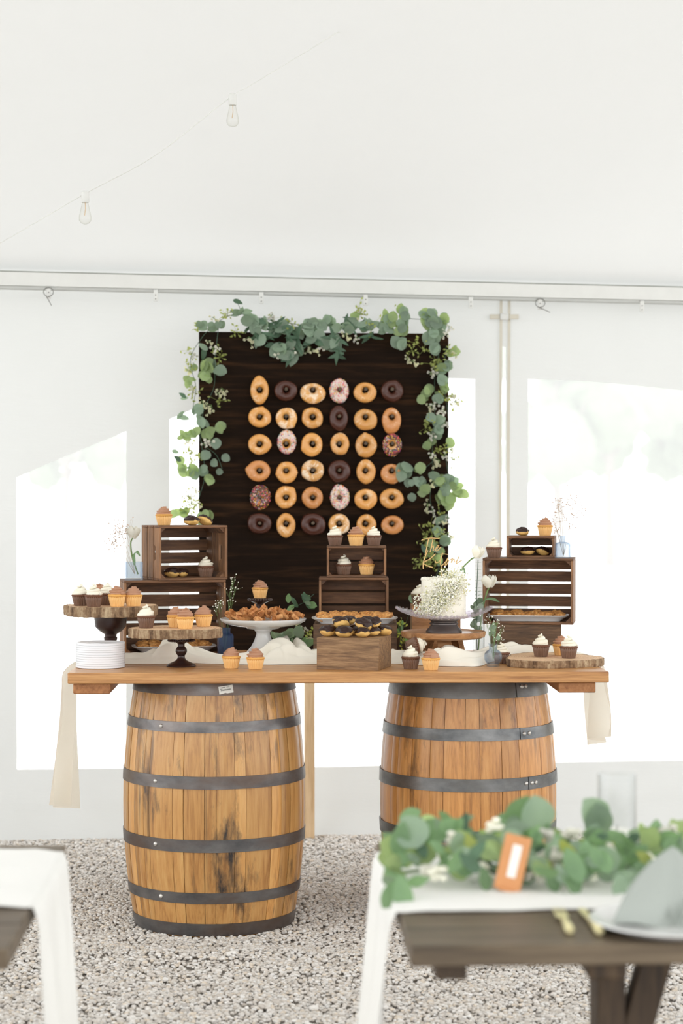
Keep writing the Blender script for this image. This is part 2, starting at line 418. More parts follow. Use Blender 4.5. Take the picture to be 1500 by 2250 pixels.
# plants
def leafm(name, a, b, tcol, fac, rough=.55):
    t = NT(name); v = t.coord((1, 1, 1), 6.0); n1 = t.noise(v, 30, 4); c = t.vary(t.mix(n1, a, b), .8, 1.18)
    t.set(c, rough, spec=.35); return t.translucent(t.mix(1.0, c, tcol, 'MULTIPLY'), fac)
BRT = (1.5, 1.6, .8, 1)
M['leaf_silver'] = leafm('leaf_silver_dollar', S(128, 150, 132), S(162, 180, 160), (1.15, 1.25, .85, 1), .40)
M['leaf_light'] = leafm('leaf_light_green', S(146, 168, 122), S(180, 198, 152), (1.2, 1.25, .7, 1), .5)
M['leaf_dark'] = leafm('leaf_willow_dark', S(62, 90, 70), S(100, 126, 102), (1.1, 1.3, .8, 1), .2)
M['leaf_lime'] = leafm('leaf_lime', S(146, 160, 82), S(190, 196, 124), (1.2, 1.2, .6, 1), .45)
M['leaf_fresh'] = leafm('leaf_fresh_green', S(98, 132, 98), S(150, 176, 140), (1.15, 1.3, .7, 1), .38)
M['petal_white'] = leafm('petal_white', S(242, 240, 228), S(250, 248, 240), (1, 1, .96, 1), .35)
M['petal_cream'] = leafm('petal_cream', S(228, 226, 188), S(242, 240, 214), (1, 1, .9, 1), .35)
M['blossom_white'] = plain('small_white_blossom', S(252, 250, 238), .8, var=.03); M['gap_shadow'] = plain('gap_shadow_grey', S(150, 152, 145), .7); M['blossom_tan'] = plain('dried_blossom', S(206, 182, 164), .8); M['stem'] = plain('green_stem', S(112, 138, 82), .6); M['stem_dark'] = plain('dark_stem', S(58, 84, 66), .6)
M['stem_tan'] = plain('dry_stem', S(168, 146, 116), .7)
M['orange_card'] = plain('orange_frame', S(208, 144, 90), .5, var=.12); M['card_white'] = plain('card_paper', S(240, 238, 232), .7)
M['gold_metal'] = plain('brushed_gold', S(236, 226, 176), .35, .5); M['candle'] = plain('candle_wax', S(244, 242, 234), .5)
# ------------------------------------------------------------------ the tent
WK, WD0 = 0.10, 9.13               # the back wall: distance = WD0 + WK * x
WA = math.atan(WK)
def ond(px, D0, k): return D0 / (1 - k * (px - 750) / F)      # distance along a picture column to the slanted plane
def wallxz(px, py):
    D = ond(px, WD0, WK); return X(px, D), Z(py, D)
def wp(x, z, off=0.0):             # wall surface point with soft ripples, hem turned inwards on the gravel
    rip = .018 * nz(x * 1.7, z * .5, 3) + .010 * nz(x * 5 + z * 2.2, z * .9, 9) + .004 * nz(x * 9 - z * 5, z * 3, 5)
    rip *= min(1, max(.0, (2.46 - z) / .4))
    y = WD0 + WK * x + rip + off
    if z < .14: y -= (.14 - z) * .9
    return (x, y, z)
wins = [  # left, right edges and the top edge as picture points, bottom row
    ([(37, 1050), (100, 1021), (160, 996), (220, 971), (277, 948)], 1691),
    ([(372, 921), (470, 880), (600, 850), (760, 833), (900, 830), (1000, 832), (1043, 833)], 1690),
    ([(1160, 833), (1250, 836), (1330, 841), (1420, 849), (1500, 858), (1620, 880), (1780, 915)], 1676)]
wl = []
for tops, bot in wins:
    pts = [wallxz(*p) for p in tops]; zb = wallxz(tops[0][0], bot)[1]
    wl.append((pts[0][0], pts[-1][0], pts, zb))
gx0, gx1 = wallxz(1102, 800)[0], wallxz(1111, 800)[0]            # the bright slit between two wall panels
wl.append((gx0, gx1, [(gx0, wallxz(1106, 762)[1]), (gx1, wallxz(1106, 762)[1])], .02))
xs = sorted(set([-5.5 + i * .055 for i in range(201)] + [a for w in wl for a in (w[0], w[1])] + [p[0] for w in wl for p in w[2]]))
wall = MB(); panes = [MB() for _ in wl]
def strip(mb, xa, xb, za, zb, zc, zd, n):  # quad column: bottom za(xa) zb(xb), top zc(xa) zd(xb)
    vs = []; fs = []
    for k in range(n + 1):
        t = k / n; vs += [wp(xa, lerp(za, zc, t)), wp(xb, lerp(zb, zd, t))]
    fs = [(2 * k, 2 * k + 1, 2 * k + 3, 2 * k + 2) for k in range(n)]
    mb.add(vs, fs)
WT = 2.47
for xa, xb in zip(xs, xs[1:]):
    xm = (xa + xb) / 2; hit = None
    for i, w in enumerate(wl):
        if w[0] < xm < w[1]: hit = i
    if hit is None: strip(wall, xa, xb, .0, .0, WT, WT, 34)
    else:
        w = wl[hit]; ta, tb = interp(w[2], xa), interp(w[2], xb)
        strip(wall, xa, xb, .0, .0, w[3], w[3], 7 if w[3] > .1 else 1); strip(panes[hit], xa, xb, w[3], w[3], ta, tb, 18); strip(wall, xa, xb, ta, tb, WT, WT, 12)
def weld(mb):
    b = bmesh.new(); me = bpy.data.meshes.new('t'); me.from_pydata(mb.v, [], mb.f); b.from_mesh(me)
    bmesh.ops.remove_doubles(b, verts=b.verts, dist=1e-5); b.verts.index_update()
    mb.v = [tuple(v.co) for v in b.verts]; mb.f = [tuple(v.index for v in f.verts) for f in b.faces]; mb.m = [0] * len(mb.f); b.free(); bpy.data.meshes.remove(me)
weld(wall); wo = struct(wall.build('wall_back', M['tent_wall'], sharp=0), 'white vinyl tent side wall behind the dessert table')
for i, p in enumerate(panes):
    weld(p); struct(p.build('window_%d' % (i + 1), M['vinyl'], sharp=0), ['clear vinyl window with a slanted top, beside the tall crates', 'clear vinyl window behind the donut board', 'wide clear vinyl window with arched top beyond the tent pole', 'narrow bright slit between two tent wall panels'][i])
# roof: two slopes, open sides, cut short behind the camera for more front light
roof = MB()
def roofpt(u, v):
    x = -6 + 12 * u; d = 10.2 * v
    rise = .44 * (d if d < 6.1 else 12.2 - d)
    zz = 2.5245 - .0125 * x * (1 - v) + rise + .012 * nz(x * .8, d * .8, 2) * min(1, d * 2) - .05 * math.sin(math.pi * min(1, d / 6.1)) 
    return (x, WD0 - .005 + WK * x * (1 - v) - d, zz)
roof.grid(roofpt, 60, 50)
struct(roof.build('ceiling', M['tent_roof'], sharp=0), 'white vinyl tent roof sloping up from the eave')
# eave beam with its lip, clips and hooks
b = MB()
L0, L1 = -5.6, 5.6
def eave(x, z, dy): return (x, WD0 - .05 + WK * x + dy, z - .0125 * x)
def bar(mb, z0, z1, y0, y1, n=40):
    for k in range(n):
        xa, xb = lerp(L0, L1, k / n), lerp(L0, L1, (k + 1) / n)
        vs = [eave(xx, zz, yy) for xx in (xa, xb) for (zz, yy) in ((z0, y0), (z1, y0), (z1, y1), (z0, y1))]
        mb.add(vs, [(0, 1, 5, 4), (1, 2, 6, 5), (2, 3, 7, 6), (3, 0, 4, 7)])
bar(b, 2.455, 2.515, -.055, .03); weld(b)
trim = struct(b.build('trim_1', M['white_metal']), 'white aluminium eave beam along the tent wall')
b = MB(); bar(b, 2.443, 2.4545, -.045, .025); weld(b); b.build('lip', M['grey_metal'], trim)
b = MB(); bar(b, 2.5155, 2.5235, -.03, .02); weld(b); b.build('gap_shade_strip', M['gap_shadow'], trim)  # strip closing the roof gap, its grey painted as the shadow line there
for i, px in enumerate((107, 342, 574, 803, 1034, 1186, 1410)):
    D = ond(px, WD0 - .10, WK); x = X(px, D); zt = 2.443 - .0125 * x
    c = MB(); c.box((.020, .008, .052), (x, D, zt - .018), .003); cl = c.build('clip', M['white_metal'], trim)
    h = MB()
    for dz in (-.016, -.034): h.tube([(x, D - .006, zt + dz), (x, D - .003, zt + dz)], .0025, 8)
    h.build('hole', M['hook'], cl)
    if i in (0, 5):
        h = MB(); pts = [(x + .022 * math.sin(a), D - .008, zt - .014 - .02 * math.cos(a)) for a in [k * .45 for k in range(14)]]
        pts += [(x + (.014 if i == 0 else .045), D - .012, zt - .075 + (0 if i == 0 else .018))]
        h.tube(pts, .0016, 6); h.build('hook', M['hook'], trim)
# webbing straps and buckle at the panel seam
sx = (gx0 + gx1) / 2
seam = struct(bpy.data.objects.new('trim_2', None), 'webbing straps and buckle where two tent wall panels meet'); COL.objects.link(seam)
for dx in (-.019, .019):
    c = MB(); c.grid(lambda u, v: tuple(Vector(wp(sx + dx + (u - .5) * .013 + .012 * (v - .55), lerp(.05, 2.44, v), -.012))), 2, 30); c.build('strap', M['strap'], seam, sharp=0)
zb_ = wallxz(1106, 697)[1]; yb_ = WD0 + WK * sx - .03
c = MB(); c.box((.038, .014, .030), (sx, yb_, zb_), .003); c.build('buckle', M['white_metal'], seam)
for s_ in (-1, 1):
    c = MB(); c.box((.046, .006, .022), (sx + s_ * .044, yb_ + .006, zb_), .002); c.build('buckle_tab', M['strap'], seam)
# ------------------------------------------------------------------ ground
def gh(x, y):   # hollows and footprints in the gravel
    h = .012 * nz(x * 2.3, y * 2.3, 1) + .016 * nz(x * 5.5, y * 5.5, 4) * (1 if y < 6.9 else max(0, 1 - (y - 6.9) / .5)) 
    for cx, cy in ((-.48, 7.2), (.47, 7.42)):
        d = math.hypot(x - cx, y - cy); h *= min(1, max(.0, (d - .28) / .15)) if d > .28 else 0
    if y > 8.5: h *= max(0, 1 - (y - 8.5) / .35)
    return h
g = MB(); g.grid(lambda u, v: (lerp(-6, 6, u), lerp(-1.2, 9.6, v), gh(lerp(-6, 6, u), lerp(-1.2, 9.6, v)) - .008), 150, 150)
fl = struct(g.build('floor', M['gravel_base'], sharp=0), 'pale pea gravel floor of the tent')
def pebbles():
    rng = np.random.default_rng(3); N = 96000
    y = 5.35 + (9.02 - 5.35) * rng.random(N); half = (750 * y / F) + .45
    x = (rng.random(N) * 2 - 1) * half
    keep = np.ones(N, bool)
    for cx, cy, r in ((-.46, 7.2, .285), (.47, 7.42, .285)): keep &= np.hypot(x - cx, y - cy) > r
    x, y = x[keep], y[keep]; N = len(x)
    z = np.array([gh(a, c) for a, c in zip(x, y)])
    iv = np.array(ICO[0][0]); jf = np.array(ICO[0][1]); nv, nf = len(iv), len(jf)
    size = .0046 + .0042 * rng.random(N) ** 1.5; size[rng.random(N) < .02] *= 1.5
    sc = np.stack([size * (.85 + .6 * rng.random(N)), size * (.8 + .4 * rng.random(N)), size * (.55 + .3 * rng.random(N))], 1)
    ang = rng.random(N) * 2 * np.pi; tilt = (rng.random(N) - .5) * .9
    P = iv[None] * sc[:, None] * (1 + .22 * (rng.random((N, nv, 1)) - .5))
    ca, sa = np.cos(tilt)[:, None], np.sin(tilt)[:, None]; yy = P[..., 1] * ca - P[..., 2] * sa; zz = P[..., 1] * sa + P[..., 2] * ca
    cb, sb = np.cos(ang)[:, None], np.sin(ang)[:, None]; xx = P[..., 0] * cb - yy * sb; yy = P[..., 0] * sb + yy * cb
    V = np.stack([xx + x[:, None], yy + y[:, None], zz + (z + .2 * size)[:, None]], -1).reshape(-1, 3)
    Fc = (jf[None] + (np.arange(N) * nv)[:, None, None]).reshape(-1)
    me = bpy.data.meshes.new('gravel'); me.vertices.add(N * nv); me.vertices.foreach_set('co', V.ravel().astype(np.float32))
    me.loops.add(len(Fc)); me.loops.foreach_set('vertex_index', Fc.astype(np.int32)); me.polygons.add(N * nf)
    me.polygons.foreach_set('loop_start', np.arange(0, N * nf * 3, 3, dtype=np.int32)); me.update(calc_edges=True)
    me.polygons.foreach_set('use_smooth', np.ones(N * nf, bool))
    pal = np.array([S(224, 219, 213), S(216, 210, 202), S(204, 196, 187), S(231, 228, 223), S(192, 183, 172), S(221, 208, 191), S(186, 181, 176), S(234, 232, 229)])
    pr = np.array([.2, .2, .15, .16, .08, .09, .05, .07]); tone = pal[rng.choice(8, N, p=pr)]; tone[:, :3] *= (.90 + .2 * rng.random((N, 1)))
    ca_ = me.color_attributes.new('tone', 'FLOAT_COLOR', 'POINT'); ca_.data.foreach_set('color', np.repeat(tone, nv, 0).ravel().astype(np.float32))
    me.materials.append(M['pebble']); o = link('gravel', me); tag(o, 'pale grey and beige pea gravel covering the tent floor', 'gravel', kind='stuff')
pebbles()
# outside: pale yard and a few far trees seen through the vinyl
g = MB(); g.grid(lambda u, v: (lerp(-60, 60, u), lerp(-60, 70, v), -.03), 8, 8)
struct(g.build('ground_outside', M['yard'], sharp=0), 'pale bare yard around the tent')
random.seed(21)
def tree(px, D, h, kind, label):
    t = thing('tree', label, 'tree', (X(px, D), D, 0), random.random() * 6, 'trees outside the tent')
    m = MB(); m.tube([(0, 0, -.05), (.05, .02, h * .3), (-.04, .05, h * .62), (.02, 0, h * .9)], [.13, .10, .07, .03], 8)
    for k in range(5):
        a = random.random() * 6.3; z0 = h * random.uniform(.35, .6); m.tube([(0, 0, z0), (math.cos(a) * h * .12, math.sin(a) * h * .12, z0 + h * .12), (math.cos(a) * h * .2, math.sin(a) * h * .2, z0 + h * .25)], [.05, .035, .015], 6)
    m.build('trunk', M['tree_bark'], t)
    c = MB()
    for k in range(16):
        a = random.random() * 6.3; rr = random.uniform(0, .24) * h; zz = h * random.uniform(.45, .98)
        sd = random.random() * 50
        c.ico((rr * math.cos(a), rr * math.sin(a), zz), h * random.uniform(.08, .14), 2, lambda p: 1 + .35 * nz(p.x * 2.4 + sd, p.y * 2.4, p.z * 2.4))
    c.build('crown', M['tree_leaf'], t, sharp=0)
tree(1225, 36, 4.6, 0, 'faint slim tree just outside, beyond the tent pole'); tree(1340, 44, 5.8, 0, 'tallest faint tree beyond the wide arched window')
tree(1520, 46, 5.4, 0, 'faint tree outside, toward the edge of the wide window'); tree(150, 42, 4.4, 0, 'faint tree outside the slanted-top window')
# ------------------------------------------------------------------ string light under the roof
DL = 7.2
st = thing('string_light', 'white string light cable with two clear bulbs under the tent roof', 'string light')
m = MB(); wpts = [W(-160, 612, DL - .35), W(0, 534, DL - .2), W(182, 428, DL), W(340, 342, DL - .1), W(500, 218, DL), W(560, 182, DL + .05), W(760, 60, DL + .2)]
m.tube(smooth_path(wpts, 6), .0018, 6); m.build('cable', M['white_metal'], st)
for px, py in ((187, 420), (511, 206)):
    p = W(px, py, DL)
    m = MB(); m.lathe([(.0, .002), (.011, 0), (.0145, -.004), (.0145, -.038), (.0125, -.042), (0, -.042)], 20, p); so = m.build('socket', M['white_metal'], st)
    m = MB(); m.lathe([(.011, -.042), (.014, -.055), (.0185, -.075), (.0225, -.093), (.022, -.106), (.015, -.116), (.004, -.120), (0, -.120)], 24, p, cap=False)
    bo = m.build('bulb', M['glass_bulb'], st)
    m = MB(); m.tube([p + Vector((0, 0, -.038)), p + Vector((.001, 0, -.065)), p + Vector((-.002, 0, -.088))], .0016, 6); m.build('filament', M['filament'], bo)
# ------------------------------------------------------------------ barrels
def barrel(name, label, cx, cy, rb, re, H, zc, bounds, hoops, sm, hm, rivets, laps):
    t = thing(name, label, 'barrel', (cx, cy, 0))
    def r(z): return rb - (rb - re) * (abs(z - zc) / (H / 2)) ** 2.0
    # bounds: angles, 0 = toward the camera, positive to the right
    b_ = list(bounds); a = b_[-1]
    while a < b_[0] + 360 - 14: a += random.uniform(8, 16); b_.append(a)
    b_[-1] = b_[0] + 360
    for a0, a1 in zip(b_, b_[1:]):
        m = MB(); nzs, nt = 16, 4; dr = random.uniform(-.0012, .0012); g0 = .15
        rows = []
        for k in range(nzs + 1):
            z = H * k / nzs
            row = []
            for j in range(nt + 1):
                aa = R(lerp(a0 + g0, a1 - g0, j / nt) - 90)
                rr = r(z) + dr - (.0028 if j in (0, nt) else 0)
                row.append((rr * math.cos(aa), rr * math.sin(aa), z))
            ai, aj = R(a0 + g0 - 90), R(a1 - g0 - 90)
            row = [((r(z) - .024) * math.cos(ai), (r(z) - .024) * math.sin(ai), z)] + row + [((r(z) - .024) * math.cos(aj), (r(z) - .024) * math.sin(aj), z)]
            rows.append(row)
        n = nt + 3; vs = [p for row in rows for p in row]; fs = []
        for k in range(nzs):
            for j in range(n):
                j2 = (j + 1) % n; fs.append((k * n + j, k * n + j2, (k + 1) * n + j2, (k + 1) * n + j))
        fs += [tuple(range(n))[::-1], tuple(nzs * n + j for j in range(n))]
        m.add(vs, fs); m.build('stave', sm, t, sharp=50)
    m = MB(); m.lathe([(0, H - .03), (r(H) - .026, H - .03), (r(H) - .026, H - .05), (0, H - .05)], 40, cap=False); m.build('head', sm, t)
    for i, (z0, z1) in enumerate(hoops):
        n = 5; prof = [(r(lerp(z0, z1, k / n)) + .0035, lerp(z0, z1, k / n)) for k in range(n + 1)]
        prof = [(prof[0][0] - .004, z0)] + prof + [(prof[-1][0] - .004, z1)]
        m = MB(); m.lathe(prof, 96, cap=False); ho = m.build('hoop', hm, t, sharp=30)
        zm = (z0 + z1) / 2
        for ang in rivets.get(i, []):
            aa = R(ang - 90); rr = r(zm) + .0045; dv = Vector((math.cos(aa), math.sin(aa), 0))
            if i in laps and ang > laps[i]: rr += .002
            q = dv.to_track_quat('Z', 'Y').to_matrix(); m = MB()
            m.lathe([(.0075, -.001), (.0070, .002), (.0045, .0042), (0, .005)], 14, dv * rr + Vector((0, 0, zm)), M=q.to_4x4()); m.build('rivet', M['rivet'], ho)
        if i in laps:
            m = MB(); a0, a1 = R(laps[i] - 90), R(laps[i] - 90 + 55)
            m.lathe([(p[0] + .0022, p[1]) for p in prof], 24, cap=False, a0=a0, a1=a1, fr=lambda tt, k, rr, zz: (rr, zz)); m.build('hoop_lap', hm, ho, sharp=30)
    return t, r
def asn(c, Rr, xs): return [math.degrees(math.asin(max(-.995, min(.995, (x - c) / Rr)))) for x in xs]
random.seed(4)
BX, BY = X(471, 7.2), 7.2
bar_l, br = barrel('wine_barrel', 'golden oak barrel with six dark steel hoops, standing clear on the gravel', BX, BY, .3275, .284, .884, .44,
    asn(755, 677, [82, 100, 135, 185, 215, 265, 310, 490, 570, 725, 810, 945, 1025, 1205, 1275, 1335, 1415]),
    [(.004, .049), (.121, .159), (.302, .345), (.521, .564), (.715, .751), (.842, .884)], M['stave_l'], M['hoop_l'],
    {1: [-33], 2: [-35], 3: [-35], 4: [-33]}, {})
BX2, BY2 = X(1027, 7.42), 7.42
bar_r, _ = barrel('wine_barrel', 'amber oak barrel with grey riveted hoops, partly behind the garlanded farm table', BX2, BY2, .3275, .284, .884, .42,
    asn(468, 422, [52, 90, 118, 180, 265, 328, 430, 500, 605, 692, 800, 840, 880]),
    [(.004, .049), (.121, .159), (.295, .338), (.479, .524), (.659, .70), (.808, .884)], M['stave_r'], M['hoop_r'],
    {3: [36, 40.5, 44], 4: [36, 40.5], 5: [38, 42]}, {3: 38, 4: 33, 5: 33})
# paper sticker with bar code on the top hoop
hoopt = [o for o in bar_l.children if o.name.startswith('hoop')][5]
stk = link('sticker', None, bar_l); bpy.data.objects.remove(stk)
aa = R(11.5 - 90); zz_ = .862; rr_ = br(.862) + .0042
Ms = Matrix.Translation(Vector((rr_ * math.cos(aa), rr_ * math.sin(aa), zz_))) @ Matrix.Rotation(R(11.5), 4, 'Z') @ Matrix.Rotation(R(-8), 4, 'Y') @ Matrix.Rotation(R(-4), 4, 'X')
m = MB(); m.box((.050, .0012, .027), (0, 0, 0), .0005); m.v = [tuple(Ms @ Vector(v)) for v in m.v]; so = m.build('sticker', M['sticker'], hoopt)
m = MB()
for k in range(24): m.box((.0005 + .0007 * ((k * 7) % 3) / 2, .0004, .0046), (-.018 + k * .00155, -.0009, -.0005), .0001)
m.box((.017, .0004, .0016), (-.011, -.0009, .0085), .0001); m.box((.010, .0004, .0012), (.008, -.0009, .0082), .0001); m.box((.008, .0004, .0014), (-.016, -.0009, .0042), .0001)
m.v = [tuple(Ms @ Vector(v)) for v in m.v]; m.build('barcode', M['ink'], so)
# ------------------------------------------------------------------ the dessert table
TZ = .927
TA = R(1.4)                            # the table top is turned slightly
tb = thing('plank_table', 'thick oak plank table top laid across two barrels', 'table', (X(745, 6.86), 6.86, 0), TA)
TW = 1.866
random.seed(9)
for k in range(4):
    m = MB(); m.box((TW - (0, .004, .002, .006)[k], .2485, .038), (0, .125 + .25 * k, TZ - .019), .003); m.build('plank', M['table_oak'], tb)
for xc in (-.852, .825):
    m = MB(); m.box((.128, .96, .036), (xc, .02 + .48, TZ - .0565), .003); m.build('cleat', M['cleat'], tb)
# ------------------------------------------------------------------ the donut board
BD0, BK = 8.90, .10
BA = math.atan(BK)
bxc = X(711, ond(711, BD0, BK)); byc = BD0 + BK * bxc
board = thing('donut_board', 'tall dark stained board with pegs holding rows of donuts', 'donut board', (bxc, byc, 0), BA)
def onb(px, py, off=0.0):              # a point in the board's own frame: off in front of the face
    D = ond(px, BD0 - off, BK); x = X(px, D); return ((x - bxc) / math.cos(BA), -off, Z(py, D))
bl, bt = onb(437, 730)[0], onb(711, 731)[2]; brt = onb(985, 735)[0]; bb = onb(711, 1432)[2]
m = MB(); m.box((brt - bl, .019, bt - bb), ((bl + brt) / 2, .0095, (bt + bb) / 2), .002); m.build('panel', M['board_dark'], board)
for px in (470, 681, 948):
    x0 = onb(px, 1500)[0]; m = MB(); m.box((.045, .035, bt - .12 if px != 681 else 1.6), (x0, .019 + .018, (bt - .12) / 2 if px != 681 else .8), .003); m.build('post', M['pine_post'], board)
PEGX = [569, 627, 685.5, 743.5, 801, 859]; PEGY = [858, 917, 976.5, 1035, 1093.5, 1151]
for r_ in range(6):
    for c_ in range(6):
        p = onb(PEGX[c_], PEGY[r_]); m = MB()
        m.tube([(p[0], .002, p[2]), (p[0], -.050, p[2] + .004), (p[0], -.052, p[2] + .004)], [.0076, .0076, .0064], 14); m.build('peg', M['peg'], board)
# ------------------------------------------------------------------ donuts on the pegs
ORD = ['first', 'second', 'third', 'fourth', 'fifth', 'sixth']
ROWN = ['top row', 'second row', 'third row', 'fourth row', 'fifth row', 'bottom row']
G, H_, B_, C_, S1, S2, S3 = 'G', 'H', 'B', 'C', 'S1', 'S2', 'S3'
# centre and size in the close-up (370/1500 px), kind, bumps [(angle deg from +x, up positive; amount; width)]
DON = [
 [(158,193,165,240,G,[(95,.10,22),(268,.08,22)]), (390,197,200,180,C_,[(20,.05,25)]), (632,222,225,185,H_,[(150,.05,25),(-10,.04,25)]), (865,197,165,210,S1,[(-65,.09,18)]), (1098,213,205,185,G,[(185,.03,30)]), (1337,200,200,190,C_,[(70,.05,14),(-80,.05,16)])],
 [(158,432,205,185,G,[(75,.10,9),(-30,.05,14)]), (397,443,195,190,H_,[(-50,.10,14),(60,.03,20)]), (628,440,190,190,G,[(140,.08,18),(-40,.06,18)]), (862,440,165,220,C_,[(-70,.08,20)]), (1100,455,210,190,G,[(-35,.08,22),(105,.04,18)]), (1332,463,175,235,B_,[(-110,.08,14)])],
 [(158,675,205,185,G,[(-5,.06,12)]), (400,655,160,205,S2,[(100,.04,30)]), (622,678,190,215,G,[(205,.09,16),(30,.03,20)]), (872,670,170,200,G,[(-60,.07,16)]), (1105,685,195,215,G,[(95,.12,9),(235,.07,12)]), (1337,680,160,200,S3,[])],
 [(148,912,215,190,B_,[(170,.12,14)]), (398,925,190,195,G,[(0,.06,8),(190,.06,8)]), (630,908,205,195,H_,[(30,.07,18),(210,.05,16)]), (867,912,200,195,C_,[(250,.09,14)]), (1105,917,175,215,G,[(92,.05,22),(-88,.05,20)]), (1330,937,195,180,B_,[(-70,.05,20)])],
 [(165,1145,175,205,S3,[(-105,.06,16)]), (390,1145,195,200,G,[(48,.14,16),(-110,.05,16)]), (628,1148,190,195,B_,[(-80,.05,20)]), (872,1145,165,210,S1,[(105,.10,14),(-95,.06,14)]), (1103,1163,205,185,G,[(-75,.07,10),(30,.05,16)]), (1333,1157,215,185,G,[(-20,.04,20)])],
 [(158,1378,210,180,C_,[(140,.08,16),(-45,.07,16)]), (392,1393,170,215,G,[(-85,.06,20)]), (635,1385,220,190,C_,[(135,.08,16),(-40,.09,16)]), (865,1385,190,190,H_,[(-35,.09,18)]), (1108,1390,175,190,G,[(0,.03,20)]), (1340,1392,205,170,B_,[(200,.04,20)])]]
random.seed(11)
for ri, row in enumerate(DON):
    for ci, (zx, zy, w, h, kd, bumps) in enumerate(row):
        px, py = 530 + zx * .2467, 810 + zy * .2467
        s = 1 / F * 8.87; rx, rz = w * .2467 / 2 * s, h * .2467 / 2 * s
        p = onb(px, py, .022); pg = onb(PEGX[ci], PEGY[ri], .022)
        loc = board.matrix_basis @ Vector(p) if False else (Matrix.Translation((bxc, byc, 0)) @ Matrix.Rotation(BA, 4, 'Z')) @ Vector(p)
        ox, oz = pg[0] - p[0], pg[2] - p[2]; sd = random.random() * 90; hole = random.uniform(.0105, .0130) if kd not in ('S1', 'S3') else .0095
        th = random.uniform(.017, .020)
        def surf(ph, ps, off=0.0):
            cx_, sx_ = math.cos(ph), math.sin(ph)
            ro = 1 / math.sqrt((cx_ / rx) ** 2 + (sx_ / rz) ** 2)
            for (ang, am, wd) in bumps:
                d = (math.degrees(ph) - ang + 180) % 360 - 180; ro *= 1 + am * math.exp(-(d / wd) ** 2)
            ro *= 1 + .025 * nz(cx_ * 1.6 + sd, sx_ * 1.6, 1)
            rin = hole * (1 + .25 * nz(cx_ * 1.2 + sd, sx_ * 1.2, 7))
            mid, hf = (ro + rin) / 2, (ro - rin) / 2
            a = mid + (hf + off) * math.cos(ps); k = min(1, max(0, (a - rin) / (ro - rin)))
            cxx, czz = ox * (1 - k), oz * (1 - k)
            sp = math.sin(ps); dp = (th * (1 + .06 * nz(cx_ * 2 + sd, sx_ * 2, 3)) + off) * math.copysign(abs(sp) ** .68, sp)
            return (a * cx_ + cxx, -dp, a * sx_ + czz)
        kn = {'G': 'golden glazed ring donut', 'H': 'golden donut with streaky white glaze', 'B': 'browner glazed ring donut', 'C': 'chocolate iced ring donut', 'S1': 'donut covered in pastel sprinkles', 'S2': 'donut with a pastel sprinkle ring', 'S3': 'donut covered in bright rainbow sprinkles'}[kd]
        label = '%s, %s peg from the window-side crates, %s of the board' % (kn, ORD[ci], ROWN[ri])
        label = '%s, %s in the %s of the donut board' % (kn, ORD[ci], ROWN[ri])
        dm = M[{'G': 'donut', 'H': 'donut_heavy', 'B': 'donut_brown'}.get(kd, 'donut')]
        m = MB(); m.grid(lambda u, v: surf(u * 2 * math.pi, v * 2 * math.pi), 40, 18, True); weld(m)
        if kd in 'GHB':
            o = m.build('donut', dm, None, loc, (0, 0, BA), sharp=0); tag(o, label, 'donut', 'donuts on the pegboard')
        else:
            t = thing('donut', label, 'donut', loc, BA, 'donuts on the pegboard')
            m.build('dough', dm, t, sharp=0)
            lo, hi = (-.08, 1.06) if kd in ('C', 'S1') else (-.05, .62 if kd != 'C' else 1)
            if kd == 'S3': lo, hi = (-.05, .60) if ri == 2 else (-.06, 1.04)
            im = M['choc'] if kd == 'C' else (M['icing_choc'] if kd == 'S3' else M['icing_pale'])
            m = MB(); m.grid(lambda u, v: surf(u * 2 * math.pi, math.pi * lerp(lo + .04 * nz(math.cos(u * 6.283) * 2 + sd, math.sin(u * 6.283) * 2), hi + .05 * nz(math.cos(u * 6.283) * 2 + sd, math.sin(u * 6.283) * 2, 5), v), .0014), 40, 14, True)
            m.build('icing', im, t, sharp=0)
            if kd != 'C':
                m = MB()
                for k in range(340 if hi > 1 else 230):
                    u = random.random() * 2 * math.pi; v = math.pi * random.uniform(lo + .03, hi - .03)
                    a = Vector(surf(u, v, .002)); du = (Vector(surf(u + .02, v, .002)) - a).normalized(); dv = (Vector(surf(u, v + .03, .002)) - a).normalized()
                    q = random.random() * 6.3; d = du * math.cos(q) + dv * math.sin(q); m.mi = random.choices(range(6), [3, 4, 2, 2, 2, 1] if kd != 'S3' else [4, 3, 3, 2, 3, 2])[0]
                    m.tube([a - d * .0034, a + d * .0034], .0012, 5)
                sp_ = m.build('sprinkles', SPR, t, normals=False, sharp=0); sp_['kind'] = 'stuff'
